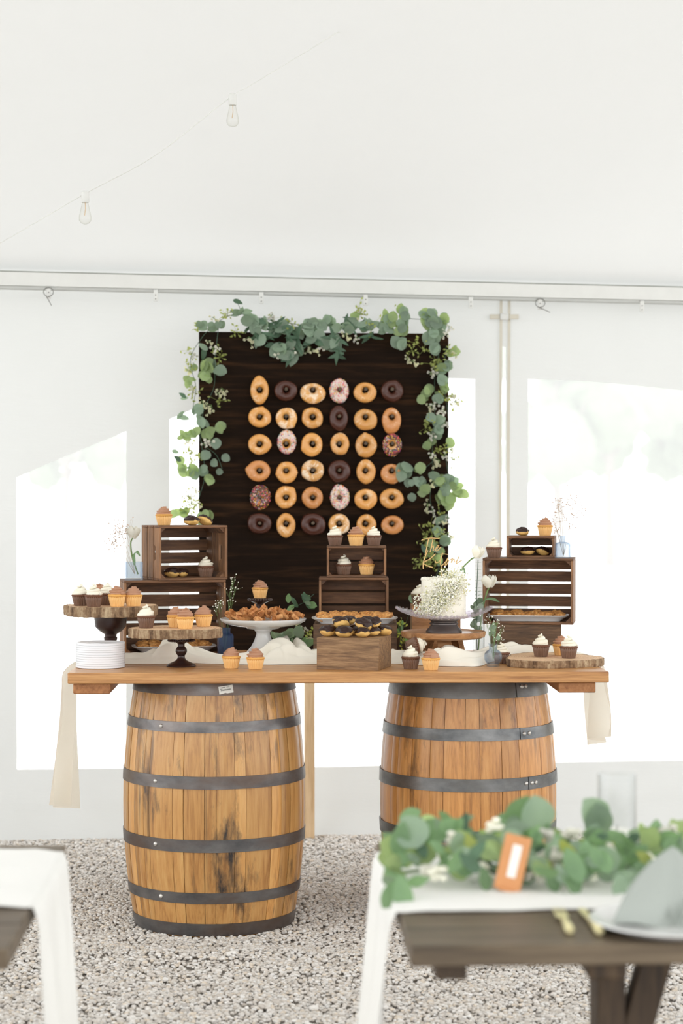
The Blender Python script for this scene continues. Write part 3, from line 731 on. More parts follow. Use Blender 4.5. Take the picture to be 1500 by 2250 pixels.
# ------------------------------------------------------------------ cupcakes
def cup_protos():
    out = {}
    wm = {}; cm = {}; fm = {}
    for k, (w, c, f) in {'vc': ('wrap_van', 'cake_van', 'frost_choc'), 'cv': ('wrap_choc', 'cake_choc', 'frost_van')}.items():
        m = MB(); n = 72
        def fr(t, kk, r, z): return (r * (1 + (.055 if kk > 0 else .0) * math.cos(26 * t)), z)
        m.lathe([(.020, 0), (.0225, .0006), (.0245, .010), (.0272, .022), (.0300, .0355), (.0292, .036), (.024, .022)], 104, fr=fr, cap=True)
        wm[k] = mesh_from('wrapper', m.v, m.f, M[w], sharp=60)
        m = MB()
        m.lathe([(.0270, .030), (.0300, .0345), (.0328, .0368), (.0336, .0390), (.0318, .0415), (.025, .0435), (.012, .045), (0, .0455)], 40, fr=lambda t, kk, r, z: (r * (1 + .02 * nz(math.cos(t) * 2, math.sin(t) * 2, kk)), z + .0012 * nz(math.cos(t) * 3, math.sin(t) * 3, 4)))
        cm[k] = mesh_from('cake', m.v, m.f, M[c], sharp=0)
    for k, f in (('c', 'frost_choc'), ('v', 'frost_van')):
        fm[k] = []
        for var in range(3):
            rnd = random.Random(31 + var + (10 if k == 'v' else 0)); m = MB()
            turns = 2.75 if k == 'v' else 3.1; nseg = 88; ns = 16 if k == 'c' else 12; lob = 8 if k == 'c' else 6
            top = (.034 if k == 'v' else .0245) + rnd.uniform(-.002, .003); vs = []
            ph0 = rnd.random() * 6.3
            for i in range(nseg + 1):
                t = i / nseg; a = ph0 + turns * 2 * math.pi * t; rad = .0205 * (1 - t) ** (.85 if k == 'v' else .62); z = .0465 + (top) * t ** 1.15
                tr = (.0118 if k == 'v' else .0112) * (1 - (.66 if k == 'v' else .45) * t) * (1 if t < .93 else max(.06, (1 - t) / .07)); c0 = Vector((rad * math.cos(a), rad * math.sin(a), z))
                out_ = Vector((math.cos(a), math.sin(a), 0)); up = Vector((0, 0, 1))
                for j in range(ns):
                    b = 2 * math.pi * j / ns; rr = tr * (1 + (.26 if k == 'c' else .13) * math.cos((4 if k == 'c' else 3) * b + a * .8))
                    vs.append(c0 + out_ * math.cos(b) * rr + up * math.sin(b) * rr * .8)
            fs = []
            for i in range(nseg):
                for j in range(ns):
                    j2 = (j + 1) % ns; fs.append((i * ns + j, i * ns + j2, (i + 1) * ns + j2, (i + 1) * ns + j))
            fs += [tuple(range(ns)), tuple(nseg * ns + j for j in range(ns))[::-1]]
            m.add(vs, fs); m.lathe([(.026, .0405), (.027, .046), (.020, .056), (.008, .062), (0, .066)], 20)
            fm[k].append(mesh_from('frosting', m.v, m.f, M[f], sharp=0))
    return wm, cm, fm
WM, CM, FM = cup_protos()
random.seed(17); CUPN = [0]
def cupcake(px, D, z, kind, label, group=None, rot=None, sc=1.0):
    i = CUPN[0]; CUPN[0] += 1
    base = {'vc': ('vc', 'c'), 'cv': ('cv', 'v')}[kind]
    loc = Vector((X(px, D), D, z)); t = thing('cupcake', label, 'cupcake', loc, rot if rot else random.random() * 6.28, group or 'cupcakes on the dessert table')
    t.scale = (sc, sc, sc * random.uniform(.97, 1.04))
    link('wrapper', WM[base[0]], t); link('cake', CM[base[0]], t); link('frosting', FM[base[1]][i % 3], t, rot=(0, 0, random.random() * 6.28))
    return t
# ------------------------------------------------------------------ crates and boxes
def crate(label, px, D, z, w, h, d, yaw, nback, notch=False, t=.0085, group=None, name='wooden_crate'):
    """origin under the middle of the open front; the opening faces the viewer"""
    o = thing(name, label, 'crate', (X(px, D), D, z), yaw, group or 'slatted wooden crates on the dessert table')
    g = .0075 if h > .15 else .005
    bw = (d - 2 * g) / 3
    for zz in (t / 2, h - t / 2):
        for k in range(3):
            m = MB(); m.box((w, bw, t), (0, bw / 2 + k * (bw + g), zz), .0012); m.build('slat', M['crate'], o)
    for s_ in (-1, 1):
        for k in range(3):
            y0 = k * (bw + g); hh = h - 2 * t - .0004
            m = MB()
            if notch and k == 0:
                c = bw * .32; zs = [t, h * .34, h * .38, h * .62, h * .66, h - t]; ys = [bw, bw, bw - c, bw - c, bw, bw]
                poly = [(y0, t)] + [(y0 + yy, zz) for yy, zz in zip(ys, zs)] + [(y0, h - t)]
                m.prism(poly, s_ * (w / 2) - (t if s_ > 0 else 0), s_ * (w / 2) + (t if s_ < 0 else 0), 'x')
            else: m.box((t, bw, hh), (s_ * (w / 2 - t / 2), y0 + bw / 2, h / 2), .0012)
            m.build('slat', M['crate_v'], o)
    gb = .009 if h > .15 else .007; sh = (h - 2 * t - gb * (nback - 1)) / nback
    for k in range(nback):
        m = MB(); m.box((w - 2 * t - .001, t, sh), (0, d - t / 2 - .001, t + sh / 2 + k * (sh + gb)), .001); m.build('slat', M['crate'], o)
    c = .022 if h > .15 else .012
    for sx_ in (-1, 1):
        for sz_ in (0, 1):
            x0 = sx_ * (w / 2 - t); z0 = t if sz_ == 0 else h - t; dz = c if sz_ == 0 else -c
            m = MB(); m.prism([(x0, z0), (x0 - sx_ * c, z0), (x0, z0 + dz)], .010, d - t - .002, 'y'); m.build('corner_block', M['crate'], o)
    return o
def wbox(label, px, D, z, w, h, d, yaw, mat, name='wooden_box'):
    o = thing(name, label, 'box', (X(px, D), D, z), yaw); t = .011
    m = MB(); m.box((w, t, h), (0, t / 2, h / 2), .001); m.build('front_panel', mat, o)
    m = MB(); m.box((w, t, h), (0, d - t / 2, h / 2), .001); m.build('back_panel', mat, o)
    for s_ in (-1, 1):
        m = MB(); m.box((t, d - 2 * t, h), (s_ * (w / 2 - t / 2), d / 2, h / 2), .001); m.build('side_panel', mat, o)
    m = MB(); m.box((w - 2 * t, d - 2 * t, t), (0, d / 2, h - t / 2 - .0005), .001); m.build('top_panel', mat, o)
    return o
# tall pair of crates near the plates
LC_D = 7.585; LC_Z = TZ
lcrate = crate('large slatted crate holding a pastry platter, under the crate with cream puffs', 385, LC_D, TZ, .388, .286, .22, R(11), 5)
LCT = TZ + .286
ucrate = crate('medium crate with hand-hold, stacked on the large crate behind the plates', 425, LC_D + .01, LCT + .0005, .276, .208, .21, R(24), 4, True)
UCT = LCT + .0005 + .208
# centre: box, crate, small crate
CB_D = 7.40; CBH = .130
wbox('dark wooden riser box under the pastry platter, behind the walnut box', 780, CB_D, TZ, .311, CBH, .33, R(-1), M['walnut_dark'])
CBT = TZ + CBH
crate('shallow empty crate on the dark riser box, under the smallest cupcake crate', 777, 7.56, CBT + .0005, .264, .166, .15, R(0), 3)
CCT = CBT + .0005 + .166
crate('small crate with two cupcakes inside and three on top', 783, 7.575, CCT + .0005, .226, .120, .13, R(0), 2)
CST = CCT + .0005 + .120
# walnut box in front
wbox('walnut box with a pile of cream puffs on top', 763.5, 6.945, TZ, .223, .111, .200, R(-14), M['walnut'])
WBT = TZ + .111
# box behind the cake
wbox('upright wooden box half hidden behind the white cake', 958, 7.60, TZ, .186, .188, .16, R(0), M['acacia'])
# far crates beside the window
RB_D = 7.5; RBH = .124
wbox('plain dark box under the big crate with the platter', 1156, RB_D, TZ, .262, RBH, .22, R(-3), M['walnut_dark'])
RBT = TZ + RBH
crate('big slatted crate with a pastry platter, standing on the plain dark box', 1159, RB_D - .012, RBT + .0005, .340, .248, .22, R(-9), 5)
RCT = RBT + .0005 + .248
crate('smallest crate with two cream puffs inside, on top of the big crate', 1165, RB_D + .02, RCT + .0005, .180, .083, .15, R(-9), 2)
RST = RCT + .0005 + .083
# ------------------------------------------------------------------ plates, stands
random.seed(5)
PS = Vector((X(220.5, 7.06), 7.06, 0)); r0 = .0865
def plate_mesh():
    m = MB(); m.lathe([(0, .0012), (.055, .0012), (.058, 0), (.062, .0006), (r0 - .0015, .0011), (r0, .0018), (r0, .0088), (r0 - .003, .0094), (r0 - .008, .0062), (.060, .0024), (.054, .0028), (0, .0028)], 56, cap=False)
    return mesh_from('plate', m.v, m.f, M['plate_white'], sharp=50)
pm = plate_mesh()
NP = 11; names = ['topmost', 'second from top', 'third from top', 'fourth from top', 'fifth from top', 'sixth from top', 'fifth from bottom', 'fourth from bottom', 'third from bottom', 'second from bottom', 'lowest']
for k in range(NP):
    o = link('plate', pm, None, (PS.x + random.uniform(-.0008, .0008), PS.y + random.uniform(-.0008, .0008), TZ + k * .0080 + .0002), (0, 0, random.random() * 6))
    tag(o, 'white dessert plate, %s in the plate stack at the table end' % names[NP - 1 - k], 'plate', 'stack of dessert plates')
def slice_parts(parent, outline, z0, z1, cx=0, cy=0, sd=0, n=150):
    """irregular log slice: end grain above and below, rough bark around"""
    nb = 7; m = MB(); vs = []; fs = []
    rad = [outline(2 * math.pi * i / n) for i in range(n)]
    for k in range(nb + 1):
        t = k / nb; z = lerp(z0, z1, t)
        for i in range(n):
            a = 2 * math.pi * i / n; rx_, ry_ = rad[i]
            q = 1 + .030 * nz(math.cos(a) * 16 + sd, math.sin(a) * 16, t * .9) + .016 * nz(math.cos(a) * 46 + sd, math.sin(a) * 46, t * 2) - (.010 if k in (0, nb) else 0)
            vs.append((cx + rx_ * q, cy + ry_ * q, z + (.0025 * nz(a * 9 + sd, 3, k) if k in (0, nb) else 0)))
    for k in range(nb):
        for i in range(n): fs.append((k * n + i, k * n + (i + 1) % n, (k + 1) * n + (i + 1) % n, (k + 1) * n + i))
    m.add(vs, fs); m.build('bark', M['bark'], parent, sharp=55)
    m = MB()
    for z, s_ in ((z1, 1), (z0, -1)):
        vv = [(cx, cy, z)] + [(cx + rx_ * f, cy + ry_ * f, z + (.0004 * s_ if f < .98 else -.0004 * s_)) for f in (.5, .985) for rx_, ry_ in rad]
        ff = [(0, 1 + i, 1 + (i + 1) % n) for i in range(n)] + [(1 + i, 1 + n + i, 1 + n + (i + 1) % n, 1 + (i + 1) % n) for i in range(n)]
        m.add(vv, ff)
    m.build('sawn_face', M['slice_top'], parent, sharp=0)
def lobes(rx_, ry_, sd, amp=.10):
    def f(a):
        q = 1 + amp * nz(math.cos(a) * 1.5 + sd, math.sin(a) * 1.5, 2) + .04 * nz(math.cos(a) * 5 + sd, math.sin(a) * 5, 6)
        return (rx_ * q * math.cos(a), ry_ * q * math.sin(a))
    return f
# tall slice stand behind the plates
S1D = 7.25; s1z = 1.137
st1 = thing('slice_stand', 'taller log-slice cake stand on a dark pedestal, behind the plate stack', 'cake stand', (X(243, S1D), S1D, TZ))
slice_parts(st1, lobes(.168, .150, 3.1), s1z - .037 - TZ, s1z - TZ)
m = MB(); hb = s1z - .037 - TZ
m.lathe([(0, 0), (.062, 0), (.062, .006), (.050, .014), (.028, .024), (.017, .036), (.0145, .060), (.018, .074), (.0235, .084), (.0245, .092), (.021, .096), (.022, .104), (.040, .116), (.056, .132), (.060, hb - .006), (.060, hb), (0, hb)], 48, cap=False)
m.build('pedestal', M['bronze'], st1)
# low slice stand
S2D = 7.09; s2z = 1.066
st2 = thing('slice_stand', 'lower log-slice cake stand with beaded bronze pedestal, in front of the large crate', 'cake stand', (X(398, S2D), S2D, TZ))
slice_parts(st2, lambda a: tuple(Vector(lobes(.166, .140, 8.4)(a)) + Vector((-.020, 0))), s2z - .033 - TZ, s2z - TZ, sd=20)
hb = s2z - .033 - TZ
m = MB(); m.lathe([(0, 0), (.052, 0), (.053, .004), (.049, .009), (.034, .015), (.020, .022), (.0135, .030), (.012, .038), (.0165, .044), (.0205, .052), (.0205, .060), (.0165, .067), (.012, .072), (.012, .080), (.018, .086), (.038, .090), (.044, .094), (.044, hb), (0, hb)], 48, cap=False)
pd = m.build('pedestal', M['bronze'], st2)
for k in range(30):
    a = k * 2 * math.pi / 30; m = MB(); m.ico((.0445 * math.cos(a), .0445 * math.sin(a), .0935), .0048, 1); m.build('bead', M['bronze'], pd, sharp=0)
# white cake stand
WSD = 7.48; wsz = 1.070 - TZ
ws = thing('cake_stand', 'white ceramic footed cake stand heaped with cinnamon crisps', 'cake stand', (X(578, WSD), WSD, TZ))
m = MB(); m.lathe([(0, 0), (.086, 0), (.087, .004), (.080, .010), (.060, .024), (.044, .044), (.032, .068), (.0255, .090), (.0265, .096), (.0330, .103), (.0330, .108)], 56, cap=False); m.build('foot', M['ceramic'], ws)
m = MB(); m.lathe([(.033, .106), (.060, .110), (.066, .116), (.110, .121), (.140, .128), (.158, .138), (.1618, .1455), (.1618, .1480), (.157, .1480), (.140, .137), (.11, .130), (0, .127)], 72, cap=False); m.build('plate', M['ceramic'], ws)
# small dark beaded stand behind it
SBD = 7.66; sbh = Z(1314, SBD) - TZ
sb = thing('cake_stand', 'small dark beaded stand carrying one cupcake, behind the cinnamon crisps', 'cake stand', (X(571, SBD), SBD, TZ))
m = MB(); m.lathe([(0, 0), (.05, 0), (.05, .006), (.02, .02), (.013, .05), (.012, .12), (.02, .15), (.014, .17), (.016, sbh - .022), (.036, sbh - .012), (.042, sbh - .004), (.042, sbh), (0, sbh)], 40, cap=False); pd = m.build('pedestal', M['bronze'], sb)
for k in range(26):
    a = k * 2 * math.pi / 26; m = MB(); m.ico((.043 * math.cos(a), .043 * math.sin(a), sbh - .006), .0052, 1); m.build('bead', M['bronze'], pd, sharp=0)
# acacia round stand under the cake
AD = 7.30; az = 1.036 - TZ
ac = thing('cake_stand', 'round acacia wood stand on splayed legs under the white cake', 'cake stand', (X(973.5, AD), AD, TZ))
m = MB(); m.lathe([(0, az - .022), (.140, az - .022), (.152, az - .016), (.1555, az - .004), (.1555, az + .002), (.152, az + .003), (.149, az + .001), (.146, az - .002), (0, az - .002)], 72, cap=False); m.build('round_top', M['acacia'], ac)
for a in (R(-90), R(30), R(150)):
    m = MB(); d = Vector((math.cos(a), math.sin(a), 0)); s_ = Vector((-d.y, d.x, 0)); zt = az - .0225
    p = []
    for zz, rr, hw in ((0, .085, .016), (zt, .055, .026)):
        for u, v in ((-1, -1), (1, -1), (1, 1), (-1, 1)): p.append(d * (rr + u * .011) + s_ * v * hw + Vector((0, 0, zz)))
    m.add(p, [(3, 2, 1, 0), (4, 5, 6, 7), (0, 1, 5, 4), (1, 2, 6, 5), (2, 3, 7, 6), (3, 0, 4, 7)]); m.build('leg', M['acacia'], ac)
# pewter and glass cake plate
gp = thing('glass_cake_plate', 'scalloped clear glass plate on a pewter spool foot', 'cake plate', (X(975, AD - .005), AD - .005, TZ + az - .002))
m = MB(); m.lathe([(0, 0), (.066, 0), (.0665, .005), (.060, .014), (.052, .022), (.0485, .028), (.053, .031), (.053, .035), (.047, .038), (.0475, .042), (.0535, .045), (.054, .049), (0, .049)], 56, cap=False); m.build('foot', M['pewter'], gp)
m = MB()
def gfr(t, k, r, z):
    e = r / .15; rx_ = r * (1 + .16 * abs(math.cos(t)) ** 3 * e); lift = .024 * e ** 3 * abs(math.cos(t)) ** 3
    sc_ = 1 + (.020 * math.cos(30 * t) if k >= 3 and k <= 7 else 0)
    return (rx_ * sc_, z + lift)
m.lathe([(0, .0495), (.06, .0495), (.11, .053), (.138, .059), (.148, .064), (.150, .068), (.146, .0675), (.134, .063), (.11, .057), (.06, .0535), (0, .0535)], 120, fr=gfr, cap=False); m.build('dish', M['glass_lilac'], gp)
m = MB()
for k in range(46):
    t = 2 * math.pi * (k + .5) / 46; rr, zz = gfr(t, 9, .1505, .068); m.ico((rr * math.cos(t), rr * math.sin(t), zz), .0052, 1)
m.build('beaded_rim', M['glass_lilac'], gp, sharp=0)
# the cake
CKZ = TZ + az - .002 + .0537
ck = thing('cake', 'white buttercream cake on the glass plate', 'cake', (X(974, AD - .005), AD - .005, CKZ), R(10))
CR, CHh = .0815, .142
m = MB(); m.lathe([(0, 0), (CR, 0), (CR, .02), (CR, .05), (CR, .08), (CR, .11), (CR, CHh - .006), (CR - .004, CHh), (.04, CHh + .001), (0, CHh + .001)], 72, cap=False, fr=lambda t, k, r, z: (r * (1 + .018 * nz(math.cos(t) * 3, math.sin(t) * 3, z * 30)), z)); m.build('frosted_body', M['buttercream'], ck, sharp=0)
for zz, rr, nn, nm in ((.006, CR + .001, 40, 'lower_bead_border'), (CHh, CR - .006, 34, 'upper_bead_border')):
    m = MB()
    for k in range(nn):
        t = 2 * math.pi * k / nn; q = random.uniform(.8, 1.15); m.ico((rr * math.cos(t), rr * math.sin(t), zz), .0072 * q, 2, lambda p: 1 + .12 * nz(p.x * 2 + k, p.y * 2, p.z * 2))
    m.build(nm, M['buttercream'], ck, sharp=0)
# gold script topper
tp = thing('cake_topper', 'gold script cake topper on a thin stick, standing in the cake', 'cake topper', W(890 + 635 * .1267, 1160 + 880 * .1267, AD - .02))
def tz(pts, r=.0017, name='letter'):
    o0 = tp.location; P = [W(890 + a * .1267, 1160 + b_ * .1267, AD - .02) - o0 for a, b_ in pts]
    m = MB(); m.tube(smooth_path(P, 6) if len(P) > 2 else P, r, 8); m.build(name, M['gold'], tp)
tz([(285, 222), (300, 205), (360, 190), (450, 178), (590, 186)], .002); tz([(405, 190), (375, 330), (345, 470)], .0019)
tz([(480, 192), (458, 300), (430, 422), (445, 370), (472, 312), (492, 335), (482, 392), (500, 385)])
tz([(505, 375), (560, 345), (582, 305), (556, 312), (528, 370), (540, 402), (575, 380), (612, 330)])
tz([(392, 388), (350, 490), (312, 610), (312, 712)], .0021); tz([(525, 448), (425, 540), (312, 606), (390, 660), (478, 686)], .0020)
tz([(600, 458), (670, 452), (742, 462)], .0015)
tz([(518, 565), (528, 602), (570, 595), (605, 560), (650, 432), (615, 550), (608, 620), (632, 650), (690, 600), (742, 520), (712, 590), (690, 652), (722, 630), (756, 560)], .0018)
tz([(752, 560), (790, 548), (824, 522), (806, 560), (796, 602), (830, 548), (850, 545), (858, 592), (900, 560), (938, 488), (905, 550), (884, 615), (930, 590), (986, 555)], .0015)
tz([(635, 645), (635, 930)], .0018, 'stick')
# ------------------------------------------------------------------ cupcakes in place
DZ = .0003
for px, D, kd, lb in (
    (177, 7.21, 'cv', 'white-frosted chocolate cupcake at the outer edge of the taller slice stand'), (206, 7.15, 'cv', 'white-frosted chocolate cupcake at the front of the taller slice stand'),
    (235, 7.25, 'cv', 'white-frosted chocolate cupcake wedged behind the front ones on the taller slice stand'), (257, 7.155, 'vc', 'chocolate-frosted vanilla cupcake at the front middle of the taller slice stand'),
    (293, 7.18, 'vc', 'chocolate-frosted vanilla cupcake closest to the crates on the taller slice stand'), (219, 7.325, 'vc', 'chocolate-frosted cupcake mostly hidden at the back of the taller slice stand')):
    cupcake(px, D, s1z + DZ, kd, lb)
for px, D, kd, lb in ((321, 7.06, 'cv', 'white-frosted chocolate cupcake alone at one side of the lower slice stand'), (386, 7.10, 'vc', 'chocolate-frosted vanilla cupcake behind another on the lower slice stand'),
    (407, 7.02, 'vc', 'chocolate-frosted vanilla cupcake at the front of the lower slice stand'), (447, 7.14, 'vc', 'chocolate-frosted vanilla cupcake at the glass-bottle side of the lower slice stand')):
    cupcake(px, D, s2z + DZ, kd, lb)
cupcake(360, 7.66, UCT + DZ, 'vc', 'chocolate-frosted vanilla cupcake on top of the medium crate')
cupcake(452, 7.69, LCT + .0096, 'cv', 'white-frosted chocolate cupcake inside the medium crate')
cupcake(571, SBD, TZ + sbh + DZ, 'vc', 'chocolate-frosted cupcake on the small dark beaded stand', sc=.96)
for px, kd, lb in ((736, 'cv', 'white-frosted cupcake, first of three on the small centre crate'), (782, 'vc', 'chocolate-frosted cupcake, middle of three on the small centre crate'), (821, 'cv', 'white-frosted cupcake, last of three on the small centre crate')):
    cupcake(px, 7.62, CST + DZ, kd, lb, sc=.92 if kd == 'cv' else 1)
cupcake(755, 7.635, CCT + .0096, 'cv', 'white-frosted chocolate cupcake inside the small centre crate', sc=.96); cupcake(805, 7.635, CCT + .0096, 'vc', 'chocolate-frosted vanilla cupcake inside the small centre crate', sc=.95)
cupcake(921, 7.66, TZ + .188 + DZ, 'cv', 'white-frosted chocolate cupcake half hidden behind the cake')
cupcake(508, 7.015, TZ + DZ, 'vc', 'chocolate-frosted vanilla cupcake on the table beside the dark blue bottle'); cupcake(561, 6.985, TZ + DZ, 'vc', 'chocolate-frosted vanilla cupcake on the table before the white cake stand')
cupcake(902, 6.99, TZ + DZ, 'cv', 'white-frosted dark cupcake on the table beside the walnut box'); cupcake(946, 6.945, TZ + DZ, 'vc', 'chocolate-frosted vanilla cupcake on the table before the acacia stand')
cupcake(893, 7.17, TZ + .062, 'cv', 'white-frosted cupcake lying on its side on the ivory scarf', rot=(R(10), R(78), R(20)), sc=.95)
cupcake(1101, 7.22, TZ + DZ, 'cv', 'white-frosted cupcake tucked behind the round blue bottle', sc=.95)
# free-form log slice
RSD = 7.19
rs = thing('log_slice', 'three-lobed log slice lying flat on the table end, carrying cupcakes', 'log slice', (X(1210, RSD), RSD, TZ))
def rsout(a):
    q = .168 * (1 + .10 * math.cos(3 * a + .7) + .05 * nz(math.cos(a) * 3, math.sin(a) * 3, 5)); return (q * math.cos(a) * 1.02, q * math.sin(a) * 1.16)
slice_parts(rs, rsout, 0, .027, sd=44)
RLZ = TZ + .0275
cupcake(1188, 7.19, RLZ, 'cv', 'white-frosted chocolate cupcake with tall swirl on the flat log slice', sc=.98); cupcake(1232, 7.25, RLZ, 'vc', 'chocolate-frosted cupcake behind another on the flat log slice', sc=.95)
cupcake(1249, 7.12, RLZ, 'cv', 'white-frosted chocolate cupcake at the front of the flat log slice', sc=1.0)
cupcake(1085, 7.55, RCT + DZ, 'cv', 'white-frosted chocolate cupcake on the corner of the big crate', sc=.95); cupcake(1197, 7.59, RST + DZ, 'vc', 'chocolate-frosted vanilla cupcake on top of the smallest crate', sc=.92)
# ------------------------------------------------------------------ cream puffs
random.seed(23)
PUFF = []
for var in range(4):
    sd = var * 13.7
    m = MB(); m.ico((0, 0, .0150), 1, 2, lambda p: (1 + .18 * nz(p.x * 1.6 + sd, p.y * 1.6, p.z * 1.6)), (.0270, .0225, .0155)); a = mesh_from('choux', m.v, m.f, M['puff'], sharp=0)
    m = MB(); vs, fs = ICO[3]; keep = {}
    out = []
    for i, v in enumerate(vs):
        p = Vector(v); k = (1 + .18 * nz(p.x * 1.6 + sd, p.y * 1.6, p.z * 1.6)); out.append((p.x * .0286 * k, p.y * .0241 * k, .0156 + p.z * (.0182 + .004 * nz(p.x * 3 + sd, p.y * 3)) * k))
    ok = lambda i: Vector(vs[i]).z > -.02 + .34 * nz(vs[i][0] * 2.6 + sd, vs[i][1] * 2.6, 3)
    ff = [f for f in fs if all(ok(i) for i in f)]; used = sorted({i for f in ff for i in f}); mp = {i: n for n, i in enumerate(used)}
    m.add([out[i] for i in used], [tuple(mp[i] for i in f) for f in ff]); b_ = mesh_from('chocolate_cap', m.v, m.f, M['choc_dark'], sharp=0, normals=False)
    PUFF.append((a, b_))
PN = [0]
def puff(px, D, z, label, tilt=(0, 0), rz=None, sc=1.0, group='cream puffs'):
    t = thing('cream_puff', label, 'cream puff', (X(px, D), D, z), (R(tilt[0]), R(tilt[1]), rz if rz is not None else random.random() * 6.28), group); t.scale = (sc,) * 3
    a, b_ = PUFF[PN[0] % 4]; PN[0] += 1; link('choux', a, t); link('chocolate_cap', b_, t)
pre = 'chocolate-topped cream puff '
for px, D, dz, tl, lb, sc_ in (
    (721, 7.055, 0, (0, 0), 'at the far corner of the walnut box, lower layer', 1.05), (757, 7.01, 0, (4, 0), 'at the front of the walnut box, below the tilted one', 1.1), (798, 7.0, 0, (0, -6), 'with drips at the front of the pile, near the box corner', .95),
    (818, 7.055, 0, (0, 0), 'behind the dripping one in the lower layer', .95), (843, 7.09, 0, (8, -8), 'alone at the side-panel edge of the walnut box', 1.0), (742, 7.10, 0, (0, 0), 'in the shaded back of the lower layer', .95), (778, 7.09, 0, (0, 0), 'deep in the middle of the lower layer', .95), (800, 7.115, 0, (0, 0), 'at the back of the lower layer beside the platter', .9),
    (752, 7.045, .027, (-14, 16), 'tilted on top of the pile, over the front one', 1.08), (796, 7.03, .027, (-10, -18), 'leaning up to one side, front of the upper layer', 1.08), (823, 7.075, .030, (-8, -14), 'in the upper layer above the lone side one', 1.0), (767, 7.10, .036, (0, 8), 'highest at the back of the pile', .92), (744, 7.09, .034, (10, 20), 'peeking over the tilted one at the pile top', .95), (807, 7.11, .034, (0, 0), 'at the back of the upper layer by the platter', .9)):
    puff(px, D, WBT + dz + DZ, pre + lb, tl, None, sc_ * 1.1)
puff(421, 7.67, UCT + DZ, pre + 'lying flat on top of the medium crate', (0, 0), .2, 1.1); puff(446, 7.70, UCT + .004, pre + 'leaning on its neighbour on the medium crate', (-20, 30), .3, 1.1)
puff(379, 7.66, LCT + .0096, pre + 'in the medium crate, nearer its hand-hold', (0, 0), .1, 1.12); puff(400, 7.69, LCT + .0096, pre + 'in the medium crate, behind its neighbour', (0, 0), 1.2, 1.0)
puff(1148, 7.59, RST + DZ, pre + 'on top of the smallest crate', (0, 0), .5, .95); puff(1159, 7.585, RCT + .0092, pre + 'inside the smallest crate, first one', (0, 0), .1, 1.0); puff(1190, 7.60, RCT + .0092, pre + 'inside the smallest crate, tilted one', (0, 18), .4, 1.0)
# ------------------------------------------------------------------ platters with pastries
def platter(label, px, D, z, w, d, yaw):
    o = thing('platter', label, 'platter', (X(px, D), D, z), yaw); m = MB()
    def ring(hx, hy, zz, n=40):
        out = []
        for k in range(n):
            a = 2 * math.pi * k / n; c, s_ = math.cos(a), math.sin(a); e = .28
            out.append((hx * math.copysign(abs(c) ** e, c), hy * math.copysign(abs(s_) ** e, s_), zz))
        return out
    rings = [ring(w * .40, d * .34, 0), ring(w * .41, d * .35, .004), ring(w * .47, d * .45, .015), ring(w * .5, d * .5, .020), ring(w * .5, d * .5, .0225), ring(w * .485, d * .47, .0215), ring(w * .43, d * .38, .010), ring(w * .40, d * .34, .008)]
    n = 40; vs = [p for r_ in rings for p in r_]; fs = []
    for k in range(len(rings) - 1):
        for i in range(n): fs.append((k * n + i, k * n + (i + 1) % n, (k + 1) * n + (i + 1) % n, (k + 1) * n + i))
    fs += [tuple(range(n))[::-1], tuple((len(rings) - 1) * n + i for i in range(n))]
    m.add(vs, fs); m.build('dish', M['ceramic'], o, sharp=45); return o
PAST = []
for var in range(5):
    sd = var * 9.1; m = MB(); m.ico((0, 0, .012), 1, 3, lambda p: 1 + .30 * nz(p.x * 2 + sd, p.y * 2, p.z * 2) + .12 * nz(p.x * 7 + sd, p.y * 7, p.z * 7), (.032, .026, .0135)); PAST.append(mesh_from('pastry', m.v, m.f, M['pastry'], sharp=35))
def pastries(px, D, z, w, d, n, label, group, yaw=0, sc=1.0):
    for k in range(n):
        r_, c_ = k % 2, k // 2; nc = (n + 1) // 2
        x = (-.5 + (c_ + .5) / nc) * w * .84 + random.uniform(-.006, .006); y = (-.16 if r_ == 0 else .18) * d
        o = link('pastry', PAST[k % 5], None, (X(px, D) + x * math.cos(yaw), D + y + x * math.sin(yaw), z + .009 + (0 if r_ == 0 else .006)), (R(random.uniform(-12, 12)), R(random.uniform(-12, 12)), random.random() * 6.28)); o.scale = (sc, sc, sc * random.uniform(.9, 1.25))
        tag(o, 'golden flaky pastry, %s along the %s row on the platter %s' % (['first', 'second', 'third', 'fourth', 'fifth', 'sixth', 'seventh'][c_], 'front' if r_ == 0 else 'back', label), 'pastry', group)
platter('white rectangular platter inside the large crate', 382, 7.69, TZ + .0088, .325, .145, R(8)); pastries(382, 7.69, TZ + .0088, .325, .145, 14, 'in the large crate', 'pastries in the large crate', R(8), .9)
platter('white rectangular platter on the dark riser box', 779, 7.475, CBT + DZ, .322, .125, R(0)); pastries(779, 7.475, CBT + DZ, .322, .125, 14, 'over the riser box', 'pastries on the riser box')
platter('white rectangular platter inside the big crate on the dark box', 1160, 7.585, RBT + .0094, .310, .135, R(-9)); pastries(1160, 7.585, RBT + .0094, .310, .135, 14, 'in the big crate', 'pastries in the big crate', R(-9), .85)
